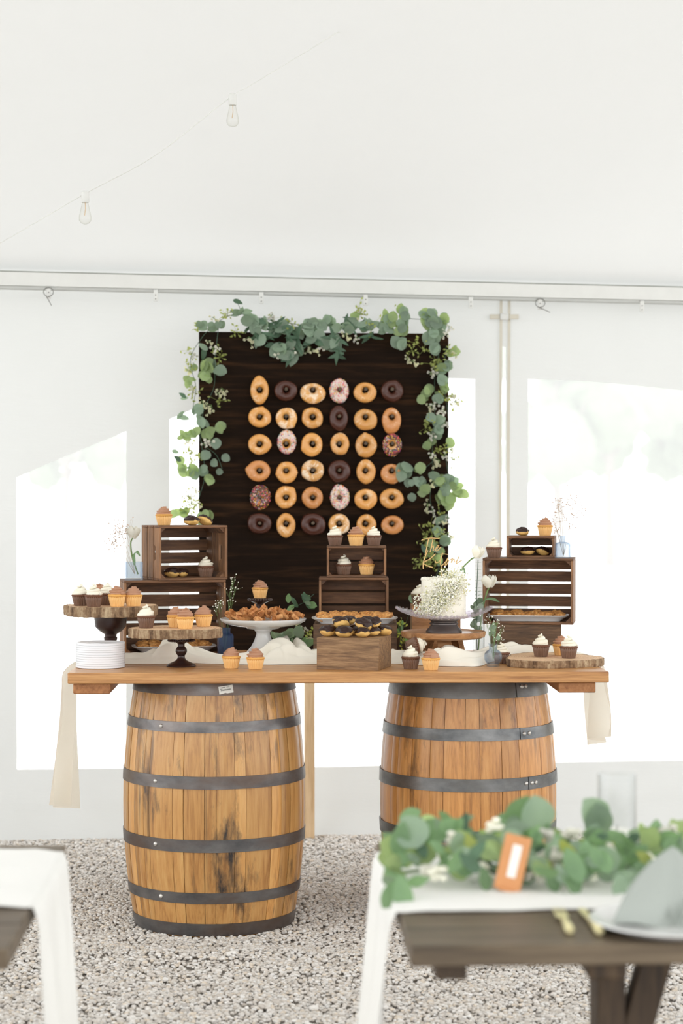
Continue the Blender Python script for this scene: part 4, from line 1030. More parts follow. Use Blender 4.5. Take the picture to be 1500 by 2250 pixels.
# ------------------------------------------------------------------ cinnamon crisps
CR_ = []
for var in range(6):
    rnd = random.Random(var); bend = rnd.choice([2.2, 3.6, 1.3, -1.6, 2.9, .9]); ln = rnd.uniform(.026, .036); wd = rnd.uniform(.020, .028); sk = rnd.uniform(-.4, .4)
    def cf(u, v, off=0):
        a = (u - .5) * bend; rr = ln / bend; return ((rr + off) * math.sin(a) + sk * (v - .5) * .012, (v - .5) * wd * (1 + .1 * math.sin(u * 5)), (rr + off) * (1 - math.cos(a)) * (1 + .25 * (v - .5)) + .0015 * math.sin(v * 6 + u * 4))
    m = MB(); n, k = 9, 3; m.grid(lambda u, v: cf(u, v), n, k); m.grid(lambda u, v: cf(u, v, -.0016), n, k)
    a0 = 0; b0 = (n + 1) * (k + 1); rim = [(i, 0) for i in range(n + 1)] + [(n, j) for j in range(1, k + 1)] + [(i, k) for i in range(n - 1, -1, -1)] + [(0, j) for j in range(k - 1, 0, -1)]
    ids = [i * (k + 1) + j for i, j in rim]; m.add([], [])
    for q in range(len(ids)): m.f.append((ids[q], ids[(q + 1) % len(ids)], b0 + ids[(q + 1) % len(ids)], b0 + ids[q])); m.m.append(0)
    CR_.append(mesh_from('cinnamon_crisp', m.v, m.f, M['caramel'], sharp=50))
random.seed(41); k = 0
while k < 105:
    a = random.random() * 6.283; rr = .140 * math.sqrt(random.random()); top = .050 * (1 - (rr / .150) ** 2.2) + .004
    zz = TZ + .131 + (.010 if rr > .12 else 0) + top * random.uniform(.45, 1) 
    o = link('cinnamon_crisp', CR_[k % 6], None, (X(578, WSD) + rr * math.cos(a), WSD + rr * math.sin(a), zz), (R(random.uniform(-55, 55)), R(random.uniform(-50, 50)), random.random() * 6.28)); s_ = random.uniform(1.05, 1.45); o.scale = (s_,) * 3
    tag(o, 'curled cinnamon crisp heaped on the white cake stand', 'crisp', 'cinnamon crisps on the white stand'); k += 1
# ------------------------------------------------------------------ vases
def vase(label, px, D, z, prof, mat, sq=0.0, n=48, name='glass_vase', cat='vase', rz=0.0):
    t = thing(name, label, cat, (X(px, D), D, z), rz); m = MB()
    fr = (lambda th, k, r, zz: (r * (1 / max(abs(math.cos(th)), abs(math.sin(th)))) ** sq, zz)) if sq else None
    m.lathe(prof, n, fr=fr, cap=False); m.build('body', mat, t, sharp=50); return t
def shell(outer, th=.003, floor=.006):
    inner = [(max(.0, r - th), max(z, floor)) for r, z in reversed(outer) if r > .004]
    return [(0, 0)] + outer + inner + [(0, floor)]
vase('clear square tumbler vase with pale blue tint on the large crate', 294, 7.625, LCT + DZ, shell([(.033, 0), (.0345, .004), (.0345, .066), (.0338, .069)], .004, .01), M['glass_blue'], .55, rz=R(12))
vase('deep blue textured glass bottle beside the low slice stand', 495, 7.56, TZ + DZ, shell([(.029, 0), (.0305, .004), (.0305, .076), (.027, .083), (.018, .087), (.018, .103), (.0205, .107)], .004, .008), M['glass_deep'], .6, rz=R(10))
vase('small clear bottle vase on the big crate beside the smallest crate', 1236, 7.58, RCT + DZ, shell([(.029, 0), (.030, .004), (.030, .050), (.026, .056), (.011, .060), (.0105, .078), (.0135, .083)], .003, .006), M['glass_blue'], .35)
vase('tall clear cylinder vase behind the round blue bottle', 1051.5, 7.42, TZ + DZ, shell([(.0210, 0), (.0214, .003), (.0214, .204), (.0210, .206)], .0022, .008), M['glass'])
vase('small round pale blue bottle at the table front', 1083, 7.10, TZ + DZ, shell([(.022, 0), (.0235, .003), (.021, .008), (.024, .012), (.0305, .022), (.0325, .034), (.0305, .045), (.024, .054), (.0155, .059), (.0145, .064), (.0145, .076), (.0175, .080)], .003, .010), M['glass_blue'])
# ------------------------------------------------------------------ flowers
def tulip(label, bx, by, D, path, leafp=None, open_=1.0, sc=1.0, lean=0):
    p0 = W(*path[-1], D); t = thing('tulip', label, 'tulip', p0, 0, 'white tulips')
    m = MB(); P = [W(a, b_, D) - p0 for a, b_ in [(bx, by + 12)] + path]; m.tube(smooth_path(P, 6), .0028, 8); m.build('stem', M['stem'], t)
    bc = W(bx, by + 13, D) - p0
    for k in range(6):
        a = k * math.pi / 3 + (.3 if k % 2 else 0); inr = .86 if k % 2 else 1.0
        def pf(u, v):
            w_ = math.sin(math.pi * min(1, .08 + .92 * v) ** .75) ** .8 * .021 * sc * (1 if v < .98 else .35); an = a + (u - .5) * 1.7 * (w_ / .021 / sc)
            r_ = (.004 + .0215 * sc * math.sin(math.pi * (.10 + .66 * v)) ** .9 * open_) * inr
            q = Vector((r_ * math.cos(an), r_ * math.sin(an), .048 * sc * v ** .9)); q = Matrix.Rotation(R(lean), 3, 'Y') @ q
            return bc + q
        m = MB(); m.grid(pf, 6, 8); m.build('petal', M['petal_white'], t, sharp=0)
    if leafp:
        P = [W(a, b_, D - .01) - p0 for a, b_ in leafp]; P = smooth_path(P, 6); m = MB(); n = len(P) - 1
        def lf(u, v):
            i = min(n, int(v * n + .5)); wd = .010 * math.sin(math.pi * min(.98, .15 + .85 * v)) ** .7; return P[i] + Vector(((u - .5) * wd * 1.2, (abs(u - .5)) * -.006, (u - .5) * wd))
        m.grid(lf, 2, n); m.build('leaf', M['leaf_fresh'], t, sharp=0)
tulip('white tulip in the square tumbler on the large crate', 291, 1170, 7.625, [(287, 1195), (291, 1225), (303, 1262)], [(296, 1240), (294, 1220), (300, 1212), (308, 1222)], lean=8)
tulip('white tulip leaning out above the cake', 1046, 1213, AD, [(1036, 1228), (1020, 1243), (1008, 1256)], [(1010, 1255), (1016, 1250), (1022, 1262)], 1.0, .95, lean=14)
tulip('open white tulip in the tall cylinder vase', 1075, 1278, 7.42, [(1070, 1300), (1062, 1330), (1054, 1385), (1050, 1434)], [(1060, 1330), (1066, 1317), (1082, 1316), (1097, 1323)], 1.2, 1.0, lean=-4)
random.seed(3)
def breath(label, base, D, tips, n, spread, mats=('stem_tan', 'blossom_tan'), rs_=(.0019, .0031), dd=.03):
    p0 = W(*base, D); t = thing('flower_sprig', label, 'flowers', p0, 0, 'baby breath sprigs')
    m = MB(); f = MB()
    for tx, ty in tips:
        d1 = D + random.uniform(-dd, dd); top = W(tx, ty, d1) - p0; mid = top * .55 + Vector((0, 0, .006)); path = smooth_path([(0, 0, 0), mid, top], 6); m.tube(path, .0005, 4)
        for k in range(n):
            e = top + Vector((random.gauss(0, spread), random.gauss(0, spread), random.gauss(0, spread))); s0 = path[random.randint(len(path) * 3 // 4, len(path) - 1)]
            m.tube([s0, s0.lerp(e, .5) + Vector((0, 0, -.002)), e], .00028, 3); f.ico(e, random.uniform(*rs_), 0)
    m.build('stems', M[mats[0]], t)['kind'] = 'stuff'; b_ = f.build('blossoms', M[mats[1]], t, sharp=0, normals=False); b_['kind'] = 'stuff'; return t
breath('dried tan baby breath in the square tumbler', (296, 1262), 7.63, [(262, 1160), (248, 1180), (275, 1158), (252, 1195), (268, 1178), (282, 1165), (258, 1170)], 14, .016)
breath('white baby breath in the deep blue bottle', (494, 1432), 7.56, [(512, 1272), (505, 1300), (480, 1330), (516, 1290), (484, 1318), (474, 1338), (506, 1320)], 9, .010, ('stem', 'blossom_white'), (.0015, .0026))
breath('dried airy baby breath in the small clear bottle', (1237, 1222), 7.585, [(1225, 1105), (1262, 1100), (1277, 1118), (1248, 1096), (1240, 1135), (1215, 1140), (1262, 1128), (1222, 1162), (1252, 1150), (1234, 1112)], 13, .016, rs_=(.0016, .0027))
breath('white baby breath in the round blue bottle', (1083, 1450), 7.10, [(1092, 1365), (1078, 1362), (1102, 1382), (1070, 1372), (1100, 1400)], 9, .008, ('stem', 'blossom_white'), (.0014, .0024))
# cascade over the cake
cs = thing('flower_cascade', 'dense baby breath cascading across the front of the white cake', 'flowers', (ck.location.x, ck.location.y, CKZ))
random.seed(8); f = MB(); f2 = MB(); sm_ = MB()
def cakept(px, py, off):
    x = (px - 974) * AD / F; z = Z(py, AD - .08) - CKZ; rr = CR + off; x = max(-rr * .999, min(rr * .999, x)); return Vector((x, -math.sqrt(max(0, rr * rr - x * x)), z))
for k in range(2300):
    t = random.random(); cxp = interp([(0, 1000), (.35, 985), (.7, 958), (1, 930)], t); cyp = interp([(0, 1262), (.3, 1288), (.65, 1318), (1, 1348)], t); sxp = interp([(0, 13), (.4, 20), (1, 17)], t)
    px = random.gauss(cxp, sxp); py = random.gauss(cyp, 10)
    if py > 1358 or py < 1245 or px < 908: continue
    off = abs(random.gauss(.008, .007)); p = cakept(px, min(py, 1356), off)
    if py < 1275: p.y = random.uniform(-.07, .02); p.x = (px - 974) * AD / F
    if px < 925: p.x = (px - 974) * AD / F
    (f if random.random() < .72 else f2).ico(p, random.uniform(.0020, .0036), 0)
    if k % 7 == 0: q = p + Vector((random.gauss(0, .008), random.gauss(0, .006), random.gauss(-.004, .008))); sm_.tube([p, q], .0004, 3)
b_ = f.build('blossoms', M['blossom_white'], cs, sharp=0, normals=False); b_['kind'] = 'stuff'; b_ = f2.build('buds', M['petal_cream'], cs, sharp=0, normals=False); b_['kind'] = 'stuff'; sm_.build('stems', M['stem'], cs)['kind'] = 'stuff'
# ------------------------------------------------------------------ leaves
def leaf_mesh(name, mat, width, fold=.12, curl=.15, n=7, tip=1.0):
    m = MB()
    def lf(u, v):
        s_ = math.sin(math.pi * (v ** .85 * .97 + .015)); w_ = width * .5 * (s_ ** (.62 if width > .7 else .8)) * (1 if v < .96 else .7)
        x = (u - .5) * 2 * w_; return (x, v, fold * abs(x) - curl * (v - .3) ** 2 + .02 * math.sin(v * 9 + u * 3))
    m.grid(lf, 4, n); return mesh_from(name, m.v, m.f, mat, sharp=0)
LM = {}
for k, wd in (('silver', .98), ('light', .92), ('lime', .55), ('fresh', .62), ('dark', .26)):
    LM[k] = [leaf_mesh('leaf', M['leaf_' + k], wd * q, f_, c_) for q, f_, c_ in ((1, .14, .16), (.88, .22, .05), (.95, .05, -.12))]
LM['oval'] = [leaf_mesh('leaf', M['leaf_silver'], .58, .12, .15), leaf_mesh('leaf', M['leaf_silver'], .5, .2, -.1), leaf_mesh('leaf', M['leaf_dark'], .5, .15, .2)]
def leaf(parent, kind, p, ang, length, face=None, tilt=.45, name='leaf'):
    """p in the parent's frame; ang = tip direction in the upright plane, 0 right, 90 up"""
    td = Vector((math.cos(R(ang)), random.gauss(0, .35), math.sin(R(ang)))).normalized()
    nrm = Vector((random.gauss(0, tilt), -1, random.gauss(.15, tilt))) if face is None else Vector(face)
    xx = td.cross(nrm); xx = xx.normalized() if xx.length > .05 else td.orthogonal().normalized(); zz = xx.cross(td)
    Mx = Matrix((xx, td, zz)).transposed().to_4x4(); o = link(name, random.choice(LM[kind]), parent)
    o.matrix_basis = Matrix.Translation(Vector(p) - td * length * .5) @ Mx @ Matrix.Scale(length, 4); return o
FLW = []
for var in range(4):
    rnd = random.Random(70 + var); m = MB()
    for k in range(7):
        e = Vector((rnd.gauss(0, .012), rnd.gauss(0, .008), rnd.gauss(-.012, .012))); m.mi = 0; m.tube([(0, 0, .01), e * .6 + Vector((0, 0, .004)), e], .0007, 4); m.mi = 1
        for q in range(5):
            a = q * 1.257 + rnd.random(); c = e + Vector((.0038 * math.cos(a), -.002 + .002 * math.sin(a * 2), .0038 * math.sin(a))); m.ico(c, .0030, 0, None, (1, .6, 1))
    FLW.append(mesh_from('flower_sprig', m.v, m.f, [M['stem'], M['petal_cream' if var < 2 else 'petal_white']], m.m, 0, False))
LIM = []
for var in range(3):
    rnd = random.Random(90 + var); m = MB()
    for k in range(11):
        e = Vector((rnd.gauss(0, .016), rnd.gauss(0, .010), rnd.gauss(0, .018))); d = Vector((rnd.gauss(0, 1), rnd.gauss(0, .5), rnd.gauss(0, 1))).normalized(); w_ = d.cross(Vector((rnd.gauss(0, .3), 1, 0))).normalized() * .0042
        m.add([e, e + d * .007 + w_, e + d * .016, e + d * .007 - w_], [(0, 1, 2, 3)]); m.tube([(0, 0, 0), e], .0006, 3)
    LIM.append(mesh_from('leaflet_sprig', m.v, m.f, M['leaf_lime'], None, 0, False))
def garland(label, name, stems, clusters, flowers, limes, frame, group=None, off0=.02, dep=.035, lenk=.86):
    """frame(px,py,off) -> world; pixels give where along the board each sprig hangs"""
    o = thing(name, label, 'garland', frame(*stems[0][0], 0), 0, group); o0 = o.location.copy()
    for st_ in stems:
        pts = smooth_path([frame(x_, y_, off0 + random.uniform(0, dep * .5)) - o0 for x_, y_ in st_], 6); m = MB(); m.tube(pts, .0013, 5); m.build('vine', M['stem_dark'], o)
    for (cx, cy, sx_, sy_, n, kinds, ln) in clusters:
        for k in range(n):
            px, py = cx + random.uniform(-sx_, sx_), cy + random.uniform(-sy_, sy_); kd = random.choice(kinds.split())
            D_ = frame(px, py, 0).y; L = ln * lenk * random.uniform(.8, 1.15) * D_ / F
            ang = math.degrees(math.atan2(-(py - cy), px - cx)) + random.gauss(0, 40) if (sx_ + sy_) > 12 else random.uniform(-150, -10)
            leaf(o, kd, frame(px, py, off0 + random.uniform(0, dep)) - o0, ang, L)
    for px, py in flowers:
        q = link('flower_sprig', random.choice(FLW), o, frame(px, py, off0 + random.uniform(.2, 1) * dep) - o0, (R(random.uniform(-20, 20)), R(random.uniform(-50, 50)), 0)); q.scale = (random.uniform(.8, 1.15),) * 3
    for px, py in limes:
        q = link('leaflet_sprig', random.choice(LIM), o, frame(px, py, off0 + random.uniform(0, 1) * dep) - o0, (0, R(random.uniform(-180, 180)), 0)); q.scale = (random.uniform(.8, 1.2),) * 3
    return o
def bframe(px, py, off):
    D = ond(px, BD0 - off, BK); return W(px, py, D)
random.seed(77)
garland('eucalyptus garland trailing down the board edge above the medium crate', 'eucalyptus_garland',
  [[(470, 715), (445, 740), (418, 790), (430, 850), (424, 900), (430, 960), (415, 1020), (425, 1070), (410, 1140), (396, 1150)], [(480, 720), (472, 790), (470, 850), (448, 900), (440, 960), (450, 980), (475, 1000), (488, 1030)], [(440, 960), (450, 1040), (438, 1090), (425, 1135)]],
  [(437, 716, 12, 5, 4, 'silver light', 25), (476, 718, 13, 7, 5, 'silver', 27), (449, 770, 4, 10, 2, 'oval', 34), (455, 798, 12, 10, 5, 'silver light', 30), (480, 812, 6, 6, 2, 'silver', 30), (452, 830, 9, 7, 3, 'light', 28), (416, 836, 9, 9, 4, 'light', 22), (424, 812, 7, 7, 3, 'oval light', 20), (404, 868, 6, 8, 2, 'oval', 24), (396, 915, 9, 7, 3, 'oval', 26), (432, 905, 7, 8, 3, 'silver', 26), (446, 922, 9, 9, 4, 'silver oval', 28), (478, 940, 8, 4, 2, 'light', 30), (457, 950, 8, 6, 3, 'light', 28), (405, 957, 9, 8, 4, 'light', 24), (428, 950, 9, 9, 4, 'light', 24), (477, 976, 5, 4, 1, 'silver', 26), (452, 1003, 4, 4, 1, 'silver', 26), (471, 1015, 4, 4, 1, 'silver', 22), (494, 1008, 3, 3, 1, 'silver', 22), (484, 1036, 3, 3, 1, 'silver', 22), (398, 1012, 8, 5, 2, 'oval light', 26), (398, 1036, 9, 8, 4, 'light', 26), (424, 1036, 10, 12, 6, 'light silver', 28), (461, 1052, 6, 6, 2, 'light', 28), (450, 1032, 6, 6, 2, 'silver', 28), (384, 992, 5, 5, 1, 'oval', 24), (386, 1126, 7, 7, 2, 'light', 24), (456, 1134, 6, 4, 2, 'light', 26), (410, 1128, 8, 8, 3, 'light', 22), (440, 1140, 8, 5, 2, 'silver light', 24)],
  [(460, 752), (468, 768), (488, 858), (480, 866), (462, 895), (445, 886), (455, 968), (448, 978), (420, 780), (416, 968), (422, 850), (430, 1075), (436, 1108), (415, 1090), (412, 815), (470, 700)],
  [(420, 800), (416, 818), (424, 862), (476, 770), (484, 785), (478, 880), (418, 990), (428, 1000), (412, 1090), (420, 1105), (408, 1118), (428, 1112), (436, 720), (500, 690), (520, 730), (412, 770)], bframe, 'garlands on the donut board')
garland('thick willow and eucalyptus swag draped along the board top', 'eucalyptus_garland',
  [[(470, 712), (520, 690), (600, 705), (680, 715), (750, 712), (840, 708), (900, 700)], [(520, 660), (532, 685), (560, 700)], [(560, 735), (620, 770), (660, 770), (700, 740), (740, 760), (752, 790)]],
  [(522, 664, 2, 4, 1, 'oval', 24), (530, 690, 14, 7, 4, 'silver oval', 30), (560, 712, 22, 14, 14, 'dark dark oval silver', 34), (600, 725, 26, 18, 20, 'dark dark oval', 40), (570, 750, 12, 14, 5, 'silver oval', 32), (610, 765, 16, 14, 7, 'silver oval', 34), (645, 745, 22, 22, 18, 'dark oval', 42), (645, 780, 18, 14, 8, 'dark silver oval', 40), (690, 735, 22, 22, 18, 'silver oval dark', 34), (690, 708, 20, 10, 6, 'silver', 30), (728, 712, 16, 10, 5, 'silver', 30), (735, 745, 20, 18, 12, 'dark oval silver', 38), (742, 778, 10, 14, 5, 'dark', 42), (775, 715, 18, 12, 10, 'dark silver', 34), (772, 700, 14, 8, 4, 'light dark', 28), (810, 718, 20, 10, 9, 'silver oval', 32), (815, 738, 14, 6, 3, 'dark', 40), (855, 700, 16, 12, 6, 'silver light', 30), (850, 722, 14, 10, 5, 'silver', 30), (880, 690, 12, 14, 5, 'silver light', 26), (876, 752, 14, 8, 4, 'silver', 30), (890, 715, 16, 14, 7, 'silver light', 30)],
  [(645, 765), (605, 775), (690, 770), (700, 760), (760, 738), (782, 742), (632, 770), (548, 745), (790, 690), (595, 693), (680, 765)],
  [(495, 690), (600, 700), (790, 690), (785, 682), (560, 705), (640, 712), (820, 712), (880, 678)], bframe, 'garlands on the donut board')
garland('full eucalyptus garland with white blooms down the board edge behind the cake', 'eucalyptus_garland',
  [[(900, 700), (950, 710), (965, 760), (955, 830), (955, 900), (950, 980), (950, 1040), (945, 1100), (960, 1160), (945, 1200), (925, 1240)], [(980, 760), (975, 840), (985, 930), (980, 1010), (990, 1060)], [(955, 1010), (930, 1030), (905, 1035), (890, 1050)], [(965, 1120), (975, 1180), (968, 1230), (955, 1275)]],
  [(952, 685, 6, 6, 2, 'silver', 30), (940, 700, 12, 14, 6, 'silver light', 30), (960, 715, 18, 16, 9, 'silver', 32), (983, 700, 10, 12, 4, 'silver light', 28), (955, 740, 16, 14, 7, 'silver', 32), (950, 762, 8, 10, 3, 'silver', 30), (994, 780, 8, 10, 3, 'light', 28), (975, 805, 12, 12, 6, 'light silver', 32), (972, 838, 10, 10, 4, 'silver', 32), (982, 850, 10, 14, 4, 'light', 26), (938, 862, 10, 12, 5, 'light', 26), (925, 872, 8, 8, 3, 'light lime', 26), (966, 870, 10, 10, 4, 'light silver', 26), (958, 925, 12, 8, 3, 'silver', 32), (962, 955, 8, 12, 4, 'silver', 32), (986, 975, 6, 6, 2, 'light', 26), (940, 976, 8, 6, 3, 'light', 24), (890, 1027, 9, 6, 2, 'silver', 34), (888, 1045, 7, 6, 2, 'silver', 30), (920, 1032, 5, 6, 2, 'light', 30), (900, 1065, 6, 5, 2, 'silver', 22), (905, 1095, 4, 4, 1, 'silver', 22), (922, 1062, 7, 10, 4, 'silver light', 30), (932, 1080, 8, 10, 3, 'light', 28), (960, 1052, 12, 10, 5, 'silver light', 30), (985, 1062, 12, 10, 6, 'silver light', 32), (1008, 1078, 12, 12, 6, 'light', 30), (965, 1085, 16, 12, 8, 'light silver', 32), (985, 1102, 10, 8, 4, 'light', 30), (970, 1142, 10, 8, 3, 'silver', 24), (955, 1165, 10, 8, 3, 'silver light', 26), (972, 1186, 8, 4, 2, 'silver', 30), (950, 1205, 8, 14, 4, 'light oval', 24), (965, 1225, 8, 14, 4, 'oval light', 24), (935, 1215, 5, 10, 2, 'oval', 26)],
  [(895, 790), (908, 796), (952, 815), (946, 822), (990, 772), (950, 890), (945, 895), (990, 870), (972, 900), (975, 930), (945, 1000), (955, 1010), (975, 1000), (962, 1015), (990, 990), (938, 1112), (948, 1120), (955, 1140), (968, 1145), (980, 1138), (950, 1060), (985, 720), (975, 730), (945, 955), (1000, 885), (985, 1175)],
  [(905, 770), (915, 755), (930, 770), (950, 800), (955, 790), (985, 880), (1000, 880), (940, 930), (935, 940), (975, 985), (960, 985), (995, 1010), (965, 1130), (945, 1150), (935, 1175), (930, 1188), (945, 1190), (940, 1215), (925, 1230), (915, 1240), (955, 1230), (970, 1250), (945, 1240), (985, 770), (965, 1170)], bframe, 'garlands on the donut board')
def tframe(px, py, off): return W(px, py, 7.84 - off)
garland('loose eucalyptus garland lying along the back of the table', 'eucalyptus_garland', [[(600, 1425), (650, 1400), (700, 1420), (780, 1420), (870, 1400), (905, 1330)], [(640, 1335), (665, 1325), (690, 1305)]],
  [(655, 1325, 22, 12, 6, 'fresh oval', 28), (680, 1325, 12, 14, 4, 'fresh oval', 28), (615, 1395, 16, 12, 6, 'oval silver', 32), (645, 1385, 14, 10, 4, 'oval silver', 30), (668, 1410, 12, 8, 4, 'fresh', 34), (640, 1415, 14, 8, 4, 'dark oval', 30), (903, 1312, 10, 8, 3, 'silver', 26), (885, 1400, 10, 16, 8, 'dark fresh', 18), (880, 1375, 8, 10, 4, 'fresh dark', 18)],
  [(655, 1378), (664, 1382), (676, 1400)], [(680, 1395), (884, 1395), (888, 1410), (880, 1375)], tframe, None, .01, .05)
# eucalyptus stem in the tall cylinder
eu = thing('eucalyptus_sprig', 'blue-green eucalyptus stem in the tall cylinder vase', 'eucalyptus', W(1048, 1432, 7.42)); o0 = eu.location.copy()
m = MB(); m.tube(smooth_path([W(1048, 1432, 7.42) - o0, W(1046, 1340, 7.42) - o0, W(1050, 1230, 7.42) - o0], 8), [.0016] * 17, 6); m.build('stem', M['stem_dark'], eu)
for k in range(13):
    py = 1236 + k * 8
    for s_ in (-1, 1):
        td = Vector((s_, random.gauss(0, .1), .15)).normalized(); nrm = Vector((0, -.12, 1)); xx = td.cross(nrm).normalized(); zz = xx.cross(td); q = link('leaf', LM['oval'][0], eu)
        q.matrix_basis = Matrix.Translation(W(1049.5, py, 7.42) - o0) @ Matrix((xx, td, zz)).transposed().to_4x4() @ Matrix.Scale(.013 + .0012 * (k > 6) * (k - 6), 4)
for k in range(16):
    leaf(eu, 'silver', W(1046 + random.uniform(-10, 10), 1318 + k * 4.2, 7.42 + random.uniform(-.012, .012)) - o0, random.uniform(20, 160), .024)
sp = thing('eucalyptus_sprig', 'small grey-green sprig in the round blue bottle', 'eucalyptus', W(1083, 1440, 7.10)); o0 = sp.location.copy()
m = MB(); m.tube([W(1083, 1440, 7.1) - o0, W(1086, 1400, 7.1) - o0, W(1090, 1368, 7.1) - o0], .0014, 6); m.build('stem', M['stem'], sp)
for k in range(12): leaf(sp, 'silver', W(1086 + random.uniform(-10, 10), 1372 + k * 3, 7.1 + random.uniform(-.015, .015)) - o0, random.uniform(0, 180), .017)
# ------------------------------------------------------------------ ivory scarf winding along the table
random.seed(2)
scarf = thing('table_scarf', 'sheer ivory scarf winding along the table and hanging over both ends', 'scarf', (0, 7.3, TZ))
ST = [  # px, distance of front edge, distance of back edge, height of the bunch
    (172, 7.16, 7.50, .012), (200, 7.18, 7.48, .020), (240, 7.20, 7.46, .030), (290, 7.18, 7.42, .034), (322, 7.20, 7.42, .030), (345, 7.20, 7.44, .052), (362, 7.19, 7.44, .076), (382, 7.20, 7.44, .080), (400, 7.22, 7.44, .068), (420, 7.22, 7.46, .058), (455, 7.20, 7.44, .036), (490, 7.19, 7.40, .026), (530, 7.17, 7.36, .030), (570, 7.16, 7.37, .036), (600, 7.15, 7.60, .062), (622, 7.15, 7.62, .074), (645, 7.15, 7.60, .070), (668, 7.16, 7.56, .056), (690, 7.18, 7.52, .046), (740, 7.22, 7.38, .034), (800, 7.22, 7.38, .034), (850, 7.20, 7.38, .040), (875, 7.18, 7.38, .050), (905, 7.14, 7.34, .046), (945, 7.10, 7.26, .060), (975, 7.09, 7.26, .074), (1010, 7.09, 7.28, .066), (1050, 7.10, 7.36, .044), (1085, 7.30, 7.48, .050), (1130, 7.38, 7.49, .066), (1170, 7.40, 7.49, .060), (1210, 7.41, 7.50, .046), (1250, 7.40, 7.54, .032), (1288, 7.36, 7.58, .014)]
TX = [(i, s_) for i, s_ in enumerate(ST)]
def sv(u, c):
    x = u * (len(ST) - 1); i = min(int(x), len(ST) - 2); t = x - i; p0, p1, p2, p3 = (ST[max(0, min(len(ST) - 1, i + q))][c] for q in (-1, 0, 1, 2)); return .5 * (2 * p1 + (p2 - p0) * t + (2 * p0 - 5 * p1 + 4 * p2 - p3) * t * t + (3 * p1 - p0 - 3 * p2 + p3) * t ** 3)
def sc_pt(u, v):
    px, d0, d1, h = (sv(u, c) for c in range(4)); D = lerp(d0, d1, v)
    e = math.sin(math.pi * min(1, max(0, v))) ** .65
    fold = .17 * math.sin(v * 15 + u * 21) + .12 * math.sin(v * 27 - u * 26 + 1.3) + .20 * nz(u * 11, v * 2.2, 4) + .09 * math.sin(v * 41 + u * 33)
    z = h * e * (1 + fold * .9) + .0015
    for fx, fz, am in ((8, 1.9, .30), (13, 2.8, .18)):      # soft creases
        c_ = abs(nz(u * fx - v * 1.4, v * fz + u * 6, fx)); z *= 1 - am * math.exp(-(c_ / .15) ** 2) * e
    return Vector((X(px, (d0 + d1) / 2) + .006 * math.sin(v * 8 + u * 20), D + .010 * math.sin(u * 30 + v * 3), max(z, .0014 + .001 * e))) - Vector((0, 7.3, 0))
m = MB(); m.grid(sc_pt, 460, 44); m.build('runner_length', M['scarf_bunched'], scarf, sharp=0)
def drape(name, x0, sgn, y0, y1, zs, w0, w1, skew):
    m = MB()
    def f(u, v):   # u across the cloth, v downward
        z = lerp(.004, zs - skew * (u - .4), max(0, v - .06) / .94); y = lerp(y0, y1, .5 + (u - .5) * lerp(1.0, .8, v))
        k = .5 - .5 * math.cos(min(1, v * 7) * math.pi)
        wv = lerp(w0, w1, v)
        x = x0 - sgn * .03 * (1 - k) + sgn * (.014 + .010 * k) + wv * (.5 + .5 * math.sin(u * 11 + .6 + .8 * nz(u * 3, v * 2))) * k * sgn + .010 * math.sin(v * 3 + u * 4) * k
        return Vector((x, y - 7.3, z + (.010 * (1 - k))))
    m.grid(f, 60, 40); m.build(name, M['scarf'], scarf, sharp=0)
drape('hanging_end', -.955, -1, 7.18, 7.46, -.530, .030, .080, .05); drape('hanging_end', .905, 1, 7.36, 7.60, -.305, .030, .075, .06)
# ------------------------------------------------------------------ farm tables in front
FTZ = .76
FA = R(2.4)
def farm_table(label, x_end, y_front, sgn):
    """sgn +1: the table runs to the right from its near end, -1: to the left"""
    t = thing('farm_table', label, 'table', (x_end, y_front, 0), FA, 'farm tables with white runners'); Lt = 1.9; n = 5; d = 1.02 / n
    for k in range(n):
        m = MB(); m.box((Lt - .004 * (k % 2), d - .002, .036), (sgn * Lt / 2, d * (k + .5), FTZ - .018), .003); m.build('plank', M['farm_wood'], t)
    for xo in (.075, 1.1):
        m = MB(); m.box((.055, .92, .034), (sgn * xo, .51, FTZ - .0535), .003); m.build('cleat', M['farm_leg'], t)
    for xo in (.43, 1.55):
        m = MB(); m.box((.055, .10, FTZ - .037), (sgn * xo, .51, (FTZ - .037) / 2), .004); m.build('leg', M['farm_leg'], t)
        m = MB(); d_ = 1 if xo < 1 else -1; p0 = Vector((sgn * (xo + .02 * d_), .51, .36)); p1 = Vector((sgn * (xo + .125 * d_), .51, FTZ - .037)); dv = p1 - p0; q = dv.to_track_quat('Z', 'Y').to_matrix()
        m.box((.055, .06, dv.length), (0, 0, 0), .003); m.v = [tuple(q @ Vector(v) + (p0 + p1) / 2) for v in m.v]; m.build('brace', M['farm_leg'], t)
        m = MB(); m.box((.07, .66, .06), (sgn * xo, .51, .030), .004); m.build('foot', M['farm_leg'], t)
        m = MB(); m.box((.07, .80, .05), (sgn * (xo - .07 * d_), .51, FTZ - .062), .004); m.build('cross_bearer', M['farm_leg'], t)
    return t
